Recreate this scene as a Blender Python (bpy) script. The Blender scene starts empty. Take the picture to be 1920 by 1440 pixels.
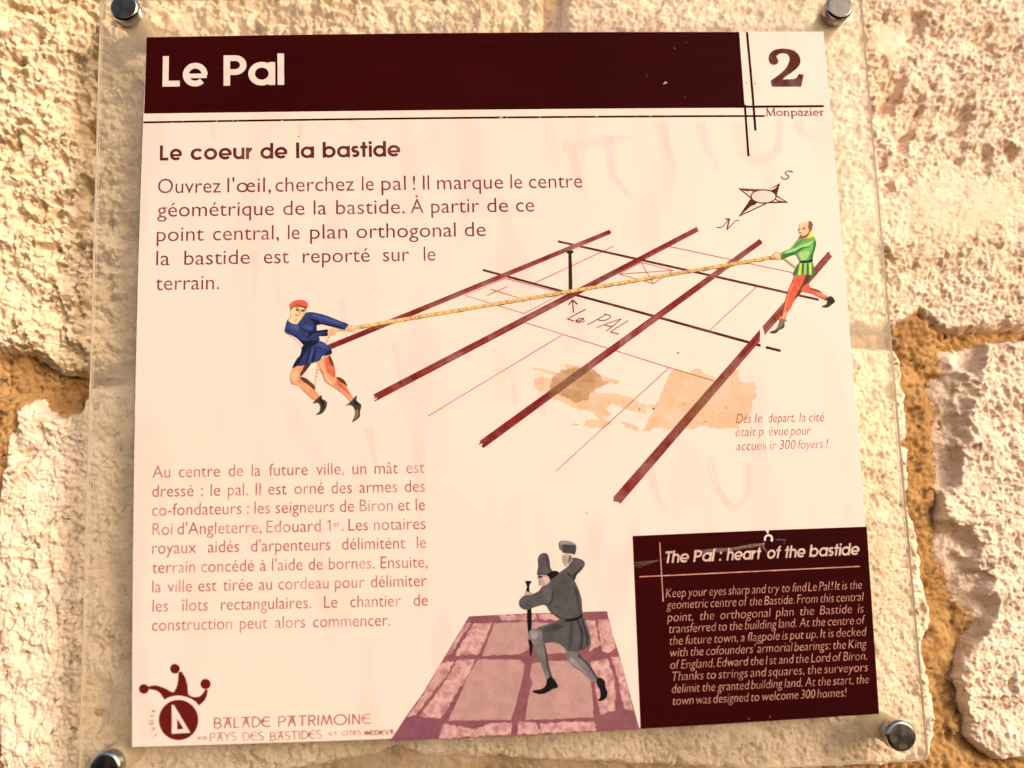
import bpy, math, random
import numpy as np
from mathutils import Vector, Matrix
from mathutils.geometry import tessellate_polygon

random.seed(7)
scn = bpy.context.scene
col = scn.collection

# ------------------------------------------------------------------ camera
SIDE = 0.42                      # width of the printed sheet in metres
Z0 = 1.65                        # height of its top edge
CX, CY = 960.0, 720.0            # centre of the 1920 x 1440 photograph
corners = [(275, 70), (1544, 59.5), (1649, 1338), (247.5, 1400.5)]


def homography(img):
    A = []
    for (u, v), (x, y) in zip([(0, 0), (1, 0), (1, 1), (0, 1)], img):
        x -= CX; y -= CY
        A.append([u, v, 1, 0, 0, 0, -x * u, -x * v, -x])
        A.append([0, 0, 0, u, v, 1, -y * u, -y * v, -y])
    H = np.linalg.svd(np.array(A))[2][-1].reshape(3, 3)
    return H / H[2, 2]


H = homography(corners)
F = math.sqrt(-(H[0, 0] * H[0, 1] + H[1, 0] * H[1, 1]) / (H[2, 0] * H[2, 1]))
B = np.diag([1 / F, 1 / F, 1.0]) @ H
lam = SIDE / np.linalg.norm(B[:, 0])
ASPECT = np.linalg.norm(B[:, 1]) / np.linalg.norm(B[:, 0])
r1 = B[:, 0] / np.linalg.norm(B[:, 0])
r2 = B[:, 1] / np.linalg.norm(B[:, 1])
r3 = np.cross(r1, r2); r3 /= np.linalg.norm(r3)
R = np.stack([r1, r2, r3], axis=1)
tc = lam * B[:, 2]
Cc = -R.T @ tc                   # camera centre as (right, down, into the wall)


def w3(v):
    return Vector((v[0], v[2], -v[1]))


CAM = w3(Cc) + Vector((0, 0, Z0))
right, upv, back = w3(R[0]), -w3(R[1]), -w3(R[2])
cam = bpy.data.cameras.new('camera')
cam.sensor_width = 36
cam.lens = F / 1920 * 36
cam.clip_start = 0.02
cam.clip_end = 200
cam.dof.use_dof = True
cam.dof.aperture_fstop = 2.6
camo = bpy.data.objects.new('camera', cam)
col.objects.link(camo)
m4 = Matrix.Identity(4)
for i in range(3):
    m4[i][0], m4[i][1], m4[i][2], m4[i][3] = right[i], upv[i], back[i], CAM[i]
camo.matrix_world = m4
scn.camera = camo


def at(px, py, y=0.0):
    """photograph pixel -> point of the vertical plane at depth y"""
    d = right * ((px - CX) / F) - upv * ((py - CY) / F) - back
    return CAM + d * ((y - CAM.y) / d.y)


cam.dof.focus_distance = (at(800, 420) - CAM).dot(-back)

# ------------------------------------------------------------------ light
SUN_DIR = Vector((0.80, -1.0, 0.42)).normalized()     # towards the sun
sun_el = math.asin(SUN_DIR.z)
sun_az = math.atan2(SUN_DIR.x, SUN_DIR.y)
world = bpy.data.worlds.new('World')
scn.world = world
world.use_nodes = True
nt = world.node_tree
bg = nt.nodes['Background']
sky = nt.nodes.new('ShaderNodeTexSky')
sky.sky_type = 'NISHITA'
sky.sun_disc = False
sky.sun_elevation = sun_el
sky.sun_rotation = sun_az
sky.dust_density = 4.0
sky.ozone_density = 0.5
nt.links.new(sky.outputs[0], bg.inputs[0])
bg.inputs[1].default_value = 0.15
sun = bpy.data.lights.new('sun', 'SUN')
sun.energy = 2.2
sun.angle = math.radians(18)
sun.color = (1.0, 0.93, 0.83)
suno = bpy.data.objects.new('sun', sun)
col.objects.link(suno)
suno.location = (1, -1.5, 3.2)
suno.rotation_euler = SUN_DIR.to_track_quat('Z', 'Y').to_euler()
vs = scn.view_settings
vs.view_transform = 'Standard'
vs.look = 'None'
vs.exposure = 0.42
vs.gamma = 1.0
vs.use_curve_mapping = False


# ------------------------------------------------------------------ materials
def mat(name):
    m = bpy.data.materials.new(name)
    m.use_nodes = True
    n = m.node_tree.nodes
    return m, n, m.node_tree.links, n['Principled BSDF']


def coords(n, l, scale=(1, 1, 1), rot=(0, 0, 0)):
    tcn = n.new('ShaderNodeTexCoord')
    mp = n.new('ShaderNodeMapping')
    mp.inputs['Scale'].default_value = scale
    mp.inputs['Rotation'].default_value = rot
    l.new(tcn.outputs['Object'], mp.inputs[0])
    return mp.outputs[0]


def noise(n, l, vec, scale, detail=3, rough=0.55, dist=0.0):
    t = n.new('ShaderNodeTexNoise')
    t.inputs['Scale'].default_value = scale
    t.inputs['Detail'].default_value = detail
    t.inputs['Roughness'].default_value = rough
    t.inputs['Distortion'].default_value = dist
    l.new(vec, t.inputs['Vector'])
    return t.outputs['Fac']


def ramp(n, l, fac, lo, hi, a=0.0, b=1.0):
    r = n.new('ShaderNodeMapRange')
    r.interpolation_type = 'SMOOTHSTEP'
    l.new(fac, r.inputs['Value'])
    r.inputs['From Min'].default_value = lo
    r.inputs['From Max'].default_value = hi
    r.inputs['To Min'].default_value = a
    r.inputs['To Max'].default_value = b
    return r.outputs['Result']


def mix(n, l, fac, a, b, mode='MIX'):
    x = n.new('ShaderNodeMix')
    x.data_type = 'RGBA'
    x.blend_type = mode
    if isinstance(fac, float):
        x.inputs[0].default_value = fac
    else:
        l.new(fac, x.inputs[0])
    for k, v in ((6, a), (7, b)):
        if isinstance(v, tuple):
            x.inputs[k].default_value = (*v, 1)
        else:
            l.new(v, x.inputs[k])
    return x.outputs[2]


def bump(n, l, p, h, strength, dist):
    b = n.new('ShaderNodeBump')
    b.inputs['Strength'].default_value = strength
    b.inputs['Distance'].default_value = dist
    l.new(h, b.inputs['Height'])
    l.new(b.outputs[0], p.inputs['Normal'])


PAPER = (0.60, 0.465, 0.435)
_inks = {}


def ink(name, rgb, fade=0.0, rough=0.55, spec=0.06, var=0.1, fscale=45):
    """printing ink on the laminated sheet; fade = how far it has worn to paper"""
    if name in _inks:
        return _inks[name]
    m, n, l, p = mat(name)
    v = coords(n, l, (1, 1, 1))
    a = noise(n, l, v, 160, 4)
    dark = tuple(c * (1 - var * 1.6) for c in rgb)
    lite = tuple(min(1, c * (1 + var)) for c in rgb)
    c = mix(n, l, ramp(n, l, a, 0.3, 0.7), dark, lite)
    if fade:
        f = noise(n, l, v, fscale, 5, 0.65, 0.4)
        c = mix(n, l, ramp(n, l, f, 0.42, 0.72, 0.0, fade), c, PAPER)
    l.new(c, p.inputs['Base Color'])
    p.inputs['Roughness'].default_value = rough
    p.inputs['Specular IOR Level'].default_value = spec
    _inks[name] = m
    return m


def paper_material():
    m, n, l, p = mat('faded cream paper')
    v = coords(n, l, (1, 1, 0.22), (0, 0.12, 0))
    s = noise(n, l, v, 42, 2, 0.5, 0.3)
    v2 = coords(n, l)
    big = noise(n, l, v2, 7, 2)
    c = mix(n, l, ramp(n, l, s, 0.50, 0.66, 0, 0.65), PAPER, (0.58, 0.395, 0.375))
    c = mix(n, l, ramp(n, l, big, 0.35, 0.7, 0, 0.55), c, (0.60, 0.472, 0.422))
    sp = noise(n, l, v2, 420, 2, 0.5)
    c = mix(n, l, ramp(n, l, sp, 0.70, 0.78, 0, 0.16), c, (0.42, 0.30, 0.22))
    l.new(c, p.inputs['Base Color'])
    p.inputs['Roughness'].default_value = 0.45
    p.inputs['Specular IOR Level'].default_value = 0.25
    return m


def band_material():
    m, n, l, p = mat('dark burgundy print')
    v = coords(n, l, (0.02, 1, 1))
    a = noise(n, l, v, 900, 2)
    v2 = coords(n, l)
    b = noise(n, l, v2, 7, 3)
    c = mix(n, l, ramp(n, l, a, 0.35, 0.65), (0.0200, 0.0012, 0.0014), (0.0265, 0.0016, 0.0018))
    c = mix(n, l, ramp(n, l, b, 0.35, 0.75, 0, 0.5), c, (0.0150, 0.0010, 0.0014))
    l.new(c, p.inputs['Base Color'])
    p.inputs['Roughness'].default_value = 0.5
    p.inputs['Specular IOR Level'].default_value = 0.01
    return m


def tint_material(name, rgb, amount, soft=90):
    """a dried spill: a thin film that filters what lies below it"""
    m, n, l, p = mat(name)
    v = coords(n, l)
    a = noise(n, l, v, soft, 5, 0.6)
    g = noise(n, l, v, 620, 2)
    tr = n.new('ShaderNodeBsdfTransparent')
    df = n.new('ShaderNodeBsdfDiffuse')
    b = noise(n, l, v, soft * 0.45, 6, 0.7, 0.6)
    c = mix(n, l, ramp(n, l, b, 0.36, 0.58), tuple(1 - (1 - x) * 0.45 for x in rgb), rgb)
    c = mix(n, l, ramp(n, l, a, 0.45, 0.75, 0, 0.4), c, tuple(x * x for x in rgb))
    l.new(c, tr.inputs[0])
    df.inputs[0].default_value = (0.44, 0.32, 0.20, 1)
    f = n.new('ShaderNodeMath'); f.operation = 'MULTIPLY'
    l.new(ramp(n, l, g, 0.3, 0.7, 0.5, 1.0), f.inputs[0]); f.inputs[1].default_value = amount
    mx = n.new('ShaderNodeMixShader')
    l.new(f.outputs[0], mx.inputs[0]); l.new(tr.outputs[0], mx.inputs[1]); l.new(df.outputs[0], mx.inputs[2])
    l.new(mx.outputs[0], n['Material Output'].inputs[0])
    return m


def stone_material(name, pale, mid, dark, ochre, seed, pores=0.5):
    m, n, l, p = mat(name)
    tcn = n.new('ShaderNodeTexCoord'); mp = n.new('ShaderNodeMapping')
    mp.inputs['Location'].default_value = (seed, seed * 0.7, seed * 1.3)
    l.new(tcn.outputs['Object'], mp.inputs[0]); v = mp.outputs[0]
    a = noise(n, l, v, 38, 5, 0.6, 0.4)
    b = noise(n, l, v, 11, 3, 0.5)
    c = noise(n, l, v, 210, 4, 0.65)
    d = noise(n, l, v, 75, 4, 0.6, 0.8)
    k = mix(n, l, ramp(n, l, a, 0.36, 0.66), mid, pale)
    k = mix(n, l, ramp(n, l, b, 0.50, 0.72, 0, 0.55), k, ochre)
    k = mix(n, l, ramp(n, l, d, 0.54, 0.72, 0, 0.75), k, dark)
    k = mix(n, l, ramp(n, l, c, 0.54, 0.72, 0, 0.6), k, dark)
    sp = noise(n, l, v, 520, 2, 0.5)
    k = mix(n, l, ramp(n, l, sp, 0.66, 0.73, 0, 0.75), k, tuple(x * 0.4 for x in dark))
    po = noise(n, l, v, 150, 3, 0.6, 0.5)
    k = mix(n, l, ramp(n, l, po, 0.615, 0.69, 0, pores), k, tuple(x * 0.62 for x in dark))
    l.new(k, p.inputs['Base Color'])
    p.inputs['Roughness'].default_value = 0.95
    p.inputs['Specular IOR Level'].default_value = 0.1
    h = noise(n, l, v, 480, 5, 0.7)
    bump(n, l, p, h, 0.5, 0.0012)
    return m


def acrylic_material():
    m, n, l, p = mat('dusty clear acrylic')
    v = coords(n, l)
    tr = n.new('ShaderNodeBsdfTransparent'); tr.inputs[0].default_value = (0.975, 0.97, 0.95, 1)
    gl = n.new('ShaderNodeBsdfGlossy'); gl.inputs['Roughness'].default_value = 0.08
    fr = n.new('ShaderNodeFresnel'); fr.inputs[0].default_value = 1.4
    df = n.new('ShaderNodeBsdfDiffuse'); df.inputs[0].default_value = (0.62, 0.50, 0.38, 1)
    a = n.new('ShaderNodeMixShader'); b = n.new('ShaderNodeMixShader')
    dust = ramp(n, l, noise(n, l, v, 22, 4, 0.6), 0.35, 0.7, 0.07, 0.20)
    l.new(dust, a.inputs[0]); l.new(tr.outputs[0], a.inputs[1]); l.new(df.outputs[0], a.inputs[2])
    l.new(fr.outputs[0], b.inputs[0]); l.new(a.outputs[0], b.inputs[1]); l.new(gl.outputs[0], b.inputs[2])
    l.new(b.outputs[0], n['Material Output'].inputs[0])
    return m


def plain(name, rgb, rough=0.5, metal=0.0, spec=0.5, wear=None):
    m, n, l, p = mat(name)
    v = coords(n, l)
    a = noise(n, l, v, 300, 4)
    c = mix(n, l, ramp(n, l, a, 0.3, 0.7), tuple(x * 0.85 for x in rgb), rgb)
    l.new(c, p.inputs['Base Color'])
    p.inputs['Roughness'].default_value = rough
    p.inputs['Metallic'].default_value = metal
    p.inputs['Specular IOR Level'].default_value = spec
    if wear:
        l.new(ramp(n, l, noise(n, l, v, 200, 3), 0.3, 0.7, rough * 0.7, rough * wear), p.inputs['Roughness'])
    return m


# ------------------------------------------------------------------ helpers
def new_obj(name, verts, faces, mats, idx=None, parent=None, smooth=False):
    me = bpy.data.meshes.new(name)
    me.from_pydata(verts, [], faces)
    for m in mats:
        me.materials.append(m)
    if idx is not None:
        me.polygons.foreach_set('material_index', idx)
    if smooth:
        me.polygons.foreach_set('use_smooth', [True] * len(me.polygons))
    me.update()
    o = bpy.data.objects.new(name, me)
    col.objects.link(o)
    if parent:
        o.parent = parent
    return o


def thing(name, label, cat, loc=(0, 0, 0)):
    o = bpy.data.objects.new(name, None)
    col.objects.link(o)
    o.location = loc
    o.empty_display_size = 0.05
    o['label'] = label
    o['category'] = cat
    return o


PAPER_Y = 0.0003


class Sheet:
    """flat printed shapes that become one mesh; each new shape lies a hair in front"""
    def __init__(self, base=40, cycle=0):
        """base: micrometres in front of the paper; cycle: shapes before the step starts over"""
        self.v, self.f, self.i, self.m = [], [], [], []
        self.y0 = self.y = PAPER_Y + base * 1e-6
        self.n, self.cycle = 0, cycle

    def mi(self, m):
        if m not in self.m:
            self.m.append(m)
        return self.m.index(m)

    def step(self):
        self.n += 1
        self.y = self.y0 + 1.2e-6 * (self.n % self.cycle if self.cycle else self.n)

    def pts(self, pts):
        return [at(x, y, -self.y) for x, y in pts]

    def poly(self, loops, m, world=False):
        """loops: list of outlines in photograph pixels (first outer, rest holes)"""
        if not isinstance(loops[0][0], (tuple, list)):
            loops = [loops]
        L = [self.pts(lp) for lp in loops]
        tri = tessellate_polygon([[Vector((p.x, p.z, 0)) for p in lp] for lp in L])
        flat = [p for lp in L for p in lp]
        o = len(self.v)
        self.v += [tuple(p) for p in flat]
        k = self.mi(m)
        for t in tri:
            a, b, c = (flat[j] for j in t)
            nrm = (b - a).cross(c - a)
            if nrm.length < 1e-14:
                continue
            t = t if nrm.y < 0 else t[::-1]
            self.f.append(tuple(o + j for j in t)); self.i.append(k)
        self.step()

    def raw(self, verts2, faces, m):
        """verts2: (x, z) on the panel plane"""
        o = len(self.v)
        self.v += [(x, -self.y, z) for x, z in verts2]
        k = self.mi(m)
        for f in faces:
            a, b, c = (Vector((*verts2[j], 0)) for j in f[:3])
            f = f if (b - a).cross(c - a).z > 0 else f[::-1]
            self.f.append(tuple(o + j for j in f)); self.i.append(k)

    def stroke(self, pts, w0, m, w1=None, closed=False):
        """line of w0 (to w1) pixels through pts in photograph pixels"""
        q = strip(pts, w0, w1, closed)
        o = len(self.v)
        self.v += [tuple(p) for p in self.pts(q[0])]
        k = self.mi(m)
        for f in q[1]:
            a, b, c = (Vector(self.v[o + j]) for j in f[:3])
            f = f if (b - a).cross(c - a).y < 0 else f[::-1]
            self.f.append(tuple(o + j for j in f)); self.i.append(k)
        self.step()

    def build(self, name, parent, label=None):
        o = new_obj(name, self.v, self.f, self.m, self.i, parent)
        if label:
            o['label'] = label
        return o


def strip(pts, w0, w1=None, closed=False):
    w1 = w0 if w1 is None else w1
    n = len(pts)
    P = [np.array(p, float) for p in pts]
    out = []
    for i in range(n):
        a = P[i - 1] if (i > 0 or closed) else None
        b = P[(i + 1) % n] if (i < n - 1 or closed) else None
        d1 = (P[i] - a) if a is not None else (b - P[i])
        d2 = (b - P[i]) if b is not None else d1
        d1 = d1 / (np.linalg.norm(d1) + 1e-12); d2 = d2 / (np.linalg.norm(d2) + 1e-12)
        t = d1 + d2
        t = t / (np.linalg.norm(t) + 1e-12)
        nn = np.array([-t[1], t[0]])
        s = 1 / max(0.45, float(np.dot(nn, np.array([-d1[1], d1[0]]))))
        w = (w0 + (w1 - w0) * i / max(1, n - 1)) * 0.5 * s
        out += [tuple(P[i] + nn * w), tuple(P[i] - nn * w)]
    faces = []
    for i in range(n if closed else n - 1):
        j = (i + 1) % n
        faces.append((2 * i, 2 * i + 1, 2 * j + 1, 2 * j))
    return out, faces


def smooth(pts, k=4, closed=True):
    """Catmull-Rom through the control points"""
    n = len(pts)
    out = []
    rng = range(n) if closed else range(n - 1)
    for i in rng:
        if closed:
            p0, p1, p2, p3 = pts[i - 1], pts[i], pts[(i + 1) % n], pts[(i + 2) % n]
        else:
            p0, p1, p2, p3 = pts[max(0, i - 1)], pts[i], pts[i + 1], pts[min(n - 1, i + 2)]
        for j in range(k):
            t = j / k
            out.append(tuple(0.5 * (2 * b + (c - a) * t + (2 * a - 5 * b + 4 * c - d) * t * t + (3 * b - a - 3 * c + d) * t ** 3)
                             for a, b, c, d in zip(p0, p1, p2, p3)))
    if not closed:
        out.append(tuple(pts[-1]))
    return out


def rough(pts, amp, seg=6.0, seed=1):
    """uneven outline: subdivide and jitter along the normal"""
    rd = random.Random(seed)
    out = []
    n = len(pts)
    for i in range(n):
        a, b = np.array(pts[i], float), np.array(pts[(i + 1) % n], float)
        L = np.linalg.norm(b - a)
        k = max(1, int(L / seg))
        d = (b - a) / (L + 1e-9)
        nn = np.array([-d[1], d[0]])
        for j in range(k):
            out.append(tuple(a + (b - a) * j / k + nn * rd.uniform(-amp, amp) * (0.4 if j == 0 else 1)))
    return out


def circ(cx, cy, rx, ry=None, n=28, rot=0.0):
    ry = rx if ry is None else ry
    o = []
    for i in range(n):
        t = 2 * math.pi * i / n
        x, y = rx * math.cos(t), ry * math.sin(t)
        o.append((cx + x * math.cos(rot) - y * math.sin(rot), cy + x * math.sin(rot) + y * math.cos(rot)))
    return o


def Zm(x0, y0, s):
    """coordinates read off an enlargement of the photograph -> its pixels"""
    return lambda pts: [(x0 + x / s, y0 + y / s) for x, y in pts]


# ------------------------------------------------------------------ lettering
_fc = bpy.data.curves.new('lettering', 'FONT')
_fc.resolution_u = 3
_fo = bpy.data.objects.new('lettering', _fc)
_glyph = {}


def typeset(word, offset):
    """mesh of a word in the built-in humanist sans: verts (em units), faces, width"""
    key = (word, offset)
    if key not in _glyph:
        _fc.body = word
        _fc.offset = offset
        me = bpy.data.meshes.new_from_object(_fo)
        vv = [(v.co.x, v.co.y) for v in me.vertices]
        ff = [tuple(p.vertices) for p in me.polygons]
        bpy.data.meshes.remove(me)
        x0 = min((v[0] for v in vv), default=0); x1 = max((v[0] for v in vv), default=0)
        _glyph[key] = ([(x - x0, y) for x, y in vv], ff, x1 - x0)
    return _glyph[key]


_ref = typeset('x', 0)
XH = max(v[1] for v in _ref[0])
_ref = typeset('H', 0)
CAPH = max(v[1] for v in _ref[0])


def line_frame(p0, p1):
    a, b = at(*p0), at(*p1)
    a2, b2 = np.array([a.x, a.z]), np.array([b.x, b.z])
    L = np.linalg.norm(b2 - a2)
    d = (b2 - a2) / L
    return a2, d, np.array([-d[1], d[0]]), L


def px_height(p, h):
    return (at(*p) - at(p[0], p[1] - h)).length


def put(sh, g, o, d, u, sx, sy, m, shear=0.0):
    vv = [tuple(o + d * (x * sx + shear * y * sy) + u * (y * sy)) for x, y in g[0]]
    sh.raw(vv, g[1], m)


def text_line(sh, words, p0, p1, m, xh, offset=0.0, shear=0.0, spans=None):
    """one line between two baseline points; xh = x-height in pixels.
    spans: left/right pixel of each word where the setting is uneven"""
    a, d, u, L = line_frame(p0, p1)
    sy = px_height(p0, xh) / XH
    G = [typeset(w, offset) for w in words]
    if spans:
        px = L / (p1[0] - p0[0])
        for g, (l0, l1) in zip(G, spans):
            o = a + d * ((l0 - p0[0]) * px)
            sx = (l1 - l0) * px / g[2]
            if sx > 1.15 * sy or len(g[0]) < 40:
                o = o + d * ((l1 - l0) * px - g[2] * sy * 0.9) / 2
                sx = sy * 0.9
            put(sh, g, o, d, u, sx, sy, m, shear)
        return
    tot = sum(g[2] for g in G)
    gap = 0.27
    n = len(G) - 1
    sx = min(sy * 0.90, L / (tot + n * gap)) if n else L / tot
    space = (L - tot * sx) / n if n else 0
    x = 0
    for g in G:
        put(sh, g, a + d * x, d, u, sx, sy, m, shear)
        x += g[2] * sx + space


# a geometric sans of circles and bars for the headings
def arc(cx, cy, r, a0, a1, n=20):
    return [(cx + r * math.cos(math.radians(a0 + (a1 - a0) * i / n)), cy + r * math.sin(math.radians(a0 + (a1 - a0) * i / n)))
            for i in range(n + 1)]


def geo(ch, w):
    X, C, A = 0.56, 0.74, 0.77
    h = w / 2
    r = X / 2 - h + 0.008
    cy = X / 2
    D = 2 * r + w
    ring = [arc(r + h, cy, r, 0, 360, 36)]
    if ch == 'L': return [[(h, C), (h, h), (0.40, h)]], 0.42
    if ch == 'P':
        b = 0.205 - h * 0.2
        return [[(h, 0), (h, C)], [(h, C - h), (0.24, C - h)] + arc(0.25, C - h - b + 0.02, b - 0.02, 90, -90, 14) + [(h, C - h - 2 * (b - 0.02))]], 0.48
    if ch == 'T': return [[(0, C - h), (0.44, C - h)], [(0.22, C - h), (0.22, 0)]], 0.44
    if ch == 'e': return [arc(r + h, cy, r, -2, 316, 30), (0.78, [(h, cy - 0.03), (D - h * 0.25, cy - 0.03)])], D
    if ch == 'o': return ring, D
    if ch == 'c': return [arc(r + h, cy, r, 42, 318, 28)], D * 0.90
    if ch == 'a': return ring + [[(D - h, X), (D - h, 0)]], D
    if ch == 'd': return ring + [[(D - h, A), (D - h, 0)]], D
    if ch == 'b': return ring + [[(h, A), (h, 0)]], D
    if ch == 'l': return [[(h, A), (h, 0)]], w
    if ch == 'i': return [[(h, X), (h, 0)], [(h, A), (h, A - w * 1.05)]], w
    if ch == 'r': return [[(h, X), (h, 0)], [(h, X - 0.22)] + arc(h + 0.20, X - 0.21, 0.21 - h, 165, 92, 8)], 0.30
    if ch in 'un':
        rr = 0.20 - h * 0.3
        s = [[(h, X), (h, rr + h)] + arc(h + rr, rr + h - 0.008, rr, 180, 360, 16), [(2 * rr + h, X), (2 * rr + h, 0)]]
        if ch == 'n': s = [[(2 * rr + w - x, X - y) for x, y in q] for q in s]
        return s, 2 * rr + w
    if ch == 'h':
        rr = 0.19 - h * 0.3
        return [[(h, A), (h, 0)], arc(h + rr, X - rr - h + 0.01, rr, 180, 0, 16) + [(2 * rr + h, 0)]], 2 * rr + w
    if ch == 't': return [[(0.09 + h, 0.74), (0.09 + h, 0)], [(0, X - h), (0.18 + w, X - h)]], 0.18 + w
    if ch == 'f': return [arc(0.09 + h + 0.12, A - h - 0.10, 0.12, 80, 180, 10) + [(0.09 + h, 0)], [(0, X - h), (0.19 + w, X - h)]], 0.19 + w
    if ch == 's':
        q = X / 4
        return [arc(0.155 + h * 0.4, X - h - 0.105, 0.112, 30, 270, 16)[:-1] + arc(0.155 + h * 0.4, h + 0.105, 0.112, 90, -150, 16)], 0.31 + h * 0.5
    if ch == ':': return [[(h, w), (h, 0)], [(h, X), (h, X - w)]], w
    return [], 0.2


def heading(sh, words, p0, p1, cap, w, m, spans, shear=0.0, track=0.055):
    a, d, u, L = line_frame(p0, p1)
    px = L / (p1[0] - p0[0])
    sy = px_height(p0, cap) / 0.74
    for word, (l0, l1) in zip(words, spans):
        x, parts = 0, []
        for ch in word:
            st, adv = geo(ch, w)
            parts += [(x, q) for q in st]
            x += adv + track
        tot = x - track
        sx = (l1 - l0) * px / tot
        o = a + d * ((l0 - p0[0]) * px)
        for x0, q in parts:
            wq = w
            if isinstance(q[0], float):
                wq, q = w * q[0], q[1]
            closed = math.dist(q[0], q[-1]) < 1e-6 and len(q) > 20
            vv, ff = strip(q[:-1] if closed else q, wq, None, closed)
            put(sh, ([(x0 + x_, y_) for x_, y_ in vv], ff, 0), o, d, u, sx, sy, m, shear)
            sh.step()


def stroke_word(sh, glyphs, word, p0, p1, cap, w, m, track, thin=None):
    """glyphs: char -> (strokes in a box one unit high, advance); stroke may carry its own width"""
    a, d, u, L = line_frame(p0, p1)
    sy = px_height(p0, cap)
    tot = sum(glyphs[c][1] for c in word) + track * (len(word) - 1)
    sx = L / tot
    x = 0
    for c in word:
        for q in glyphs[c][0]:
            ww = w
            if isinstance(q[0], (int, float)):
                ww, q = q[0] * w, q[1]
            vv, ff = strip(q, ww)
            put(sh, ([(x + a_, b_) for a_, b_ in vv], ff, 0), a + d * 0, d, u, sx, sy, m)
            sh.step()
        x += glyphs[c][1] + track


# ================================================================== THE WALL
WALL_Y = 0.030


def hashgrid(ix, iy, seed):
    h = (ix.astype(np.int64) * 374761393 + iy.astype(np.int64) * 668265263 + seed * 1442695041) & 0x7fffffff
    h = ((h ^ (h >> 13)) * 1274126177) & 0x7fffffff
    return (h ^ (h >> 16)) & 0x7fffffff


def perlin(x, y, seed):
    ix, iy = np.floor(x), np.floor(y)
    fx, fy = x - ix, y - iy
    sx, sy = fx * fx * fx * (fx * (fx * 6 - 15) + 10), fy * fy * fy * (fy * (fy * 6 - 15) + 10)

    def g(dx, dy):
        a = hashgrid(ix + dx, iy + dy, seed).astype(np.float64) / 0x7fffffff * 2 * math.pi
        return np.cos(a) * (fx - dx) + np.sin(a) * (fy - dy)
    n0 = g(0, 0) * (1 - sx) + g(1, 0) * sx
    n1 = g(0, 1) * (1 - sx) + g(1, 1) * sx
    return (n0 * (1 - sy) + n1 * sy) * 1.5


def fbm(x, y, seed, octs=4, gain=0.5):
    s, a, t = 0, 1.0, 0
    for k in range(octs):
        s = s + a * perlin(x * 2 ** k + 17.3 * k, y * 2 ** k - 9.1 * k, seed + k)
        t += a; a *= gain
    return s / t


def pits(x, y, seed, keep=0.5):
    """round holes: depth 0..1, only in a share of the cells"""
    ix, iy = np.floor(x), np.floor(y)
    out = np.zeros_like(x)
    for dx in (-1, 0, 1):
        for dy in (-1, 0, 1):
            cx, cy = ix + dx, iy + dy
            h1 = hashgrid(cx, cy, seed) / 0x7fffffff
            h2 = hashgrid(cx, cy, seed + 5) / 0x7fffffff
            h3 = hashgrid(cx, cy, seed + 9) / 0x7fffffff
            h4 = hashgrid(cx, cy, seed + 13) / 0x7fffffff
            rad = 0.12 + 0.36 * h3 ** 2
            ex = 0.6 + 0.8 * h4
            d = np.sqrt(((x - cx - h1) / ex) ** 2 + ((y - cy - h2) * ex) ** 2) / rad
            v = np.clip(1 - d, 0, 1)
            v = v * v * (3 - 2 * v) * rad * 2.2
            out = np.maximum(out, np.where(h4 < keep, v, 0))
    return out


def sdist(X, Zc, poly):
    """signed distance (positive inside) of points to a polygon"""
    best = np.full(X.shape, 1e9)
    inside = np.zeros(X.shape, bool)
    n = len(poly)
    for i in range(n):
        x0, z0 = poly[i]; x1, z1 = poly[(i + 1) % n]
        dx, dz = x1 - x0, z1 - z0
        t = np.clip(((X - x0) * dx + (Zc - z0) * dz) / (dx * dx + dz * dz + 1e-12), 0, 1)
        best = np.minimum(best, np.hypot(X - x0 - t * dx, Zc - z0 - t * dz))
        if z0 != z1:
            cond = ((z0 > Zc) != (z1 > Zc)) & (X < (x1 - x0) * (Zc - z0) / (z1 - z0) + x0)
            inside ^= cond
    return np.where(inside, best, -best)


def sstep(a, b, x):
    t = np.clip((x - a) / (b - a), 0, 1)
    return t * t * (3 - 2 * t)


def grid_mesh(name, xs, zs, Y, keep, material, parent):
    nx, nz = len(xs), len(zs)
    Xg, Zg = np.meshgrid(xs, zs)
    idx = np.arange(nx * nz).reshape(nz, nx)
    q = np.stack([idx[:-1, :-1], idx[:-1, 1:], idx[1:, 1:], idx[1:, :-1]], -1).reshape(-1, 4)
    if keep is not None:
        kk = keep.reshape(-1)
        q = q[kk[q].any(1)]
    used = np.unique(q)
    remap = np.full(nx * nz, -1); remap[used] = np.arange(len(used))
    co = np.stack([Xg.ravel(), Y.ravel(), Zg.ravel()], 1)[used]
    q = remap[q]
    me = bpy.data.meshes.new(name)
    me.vertices.add(len(co)); me.vertices.foreach_set('co', co.astype(np.float32).ravel())
    me.loops.add(len(q) * 4); me.loops.foreach_set('vertex_index', q.astype(np.int32).ravel())
    me.polygons.add(len(q))
    me.polygons.foreach_set('loop_start', (np.arange(len(q)) * 4).astype(np.int32))
    me.polygons.foreach_set('use_smooth', np.ones(len(q), bool))
    me.materials.append(material)
    me.update(calc_edges=True)
    me.validate()
    o = bpy.data.objects.new(name, me)
    col.objects.link(o)
    o.parent = parent
    return o


def wall_pt(p):
    v = at(p[0], p[1], WALL_Y)
    return v.x * 1000, (v.z - Z0) * 1000          # millimetres


def px_mask(Xm, Zm_, cx, cy, rx, ry, soft=0.5, rot=0.0):
    """soft ellipse of the wall given where it is seen (centre and radii in photograph pixels)"""
    c = wall_pt((cx, cy))
    k = 0.345
    dx, dz = (Xm - c[0]) / k, -(Zm_ - c[1]) / k
    ca, sa = math.cos(rot), math.sin(rot)
    a, b = (dx * ca + dz * sa) / rx, (-dx * sa + dz * ca) / ry
    return 1 - sstep(1 - soft, 1 + soft, np.hypot(a, b))


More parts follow.
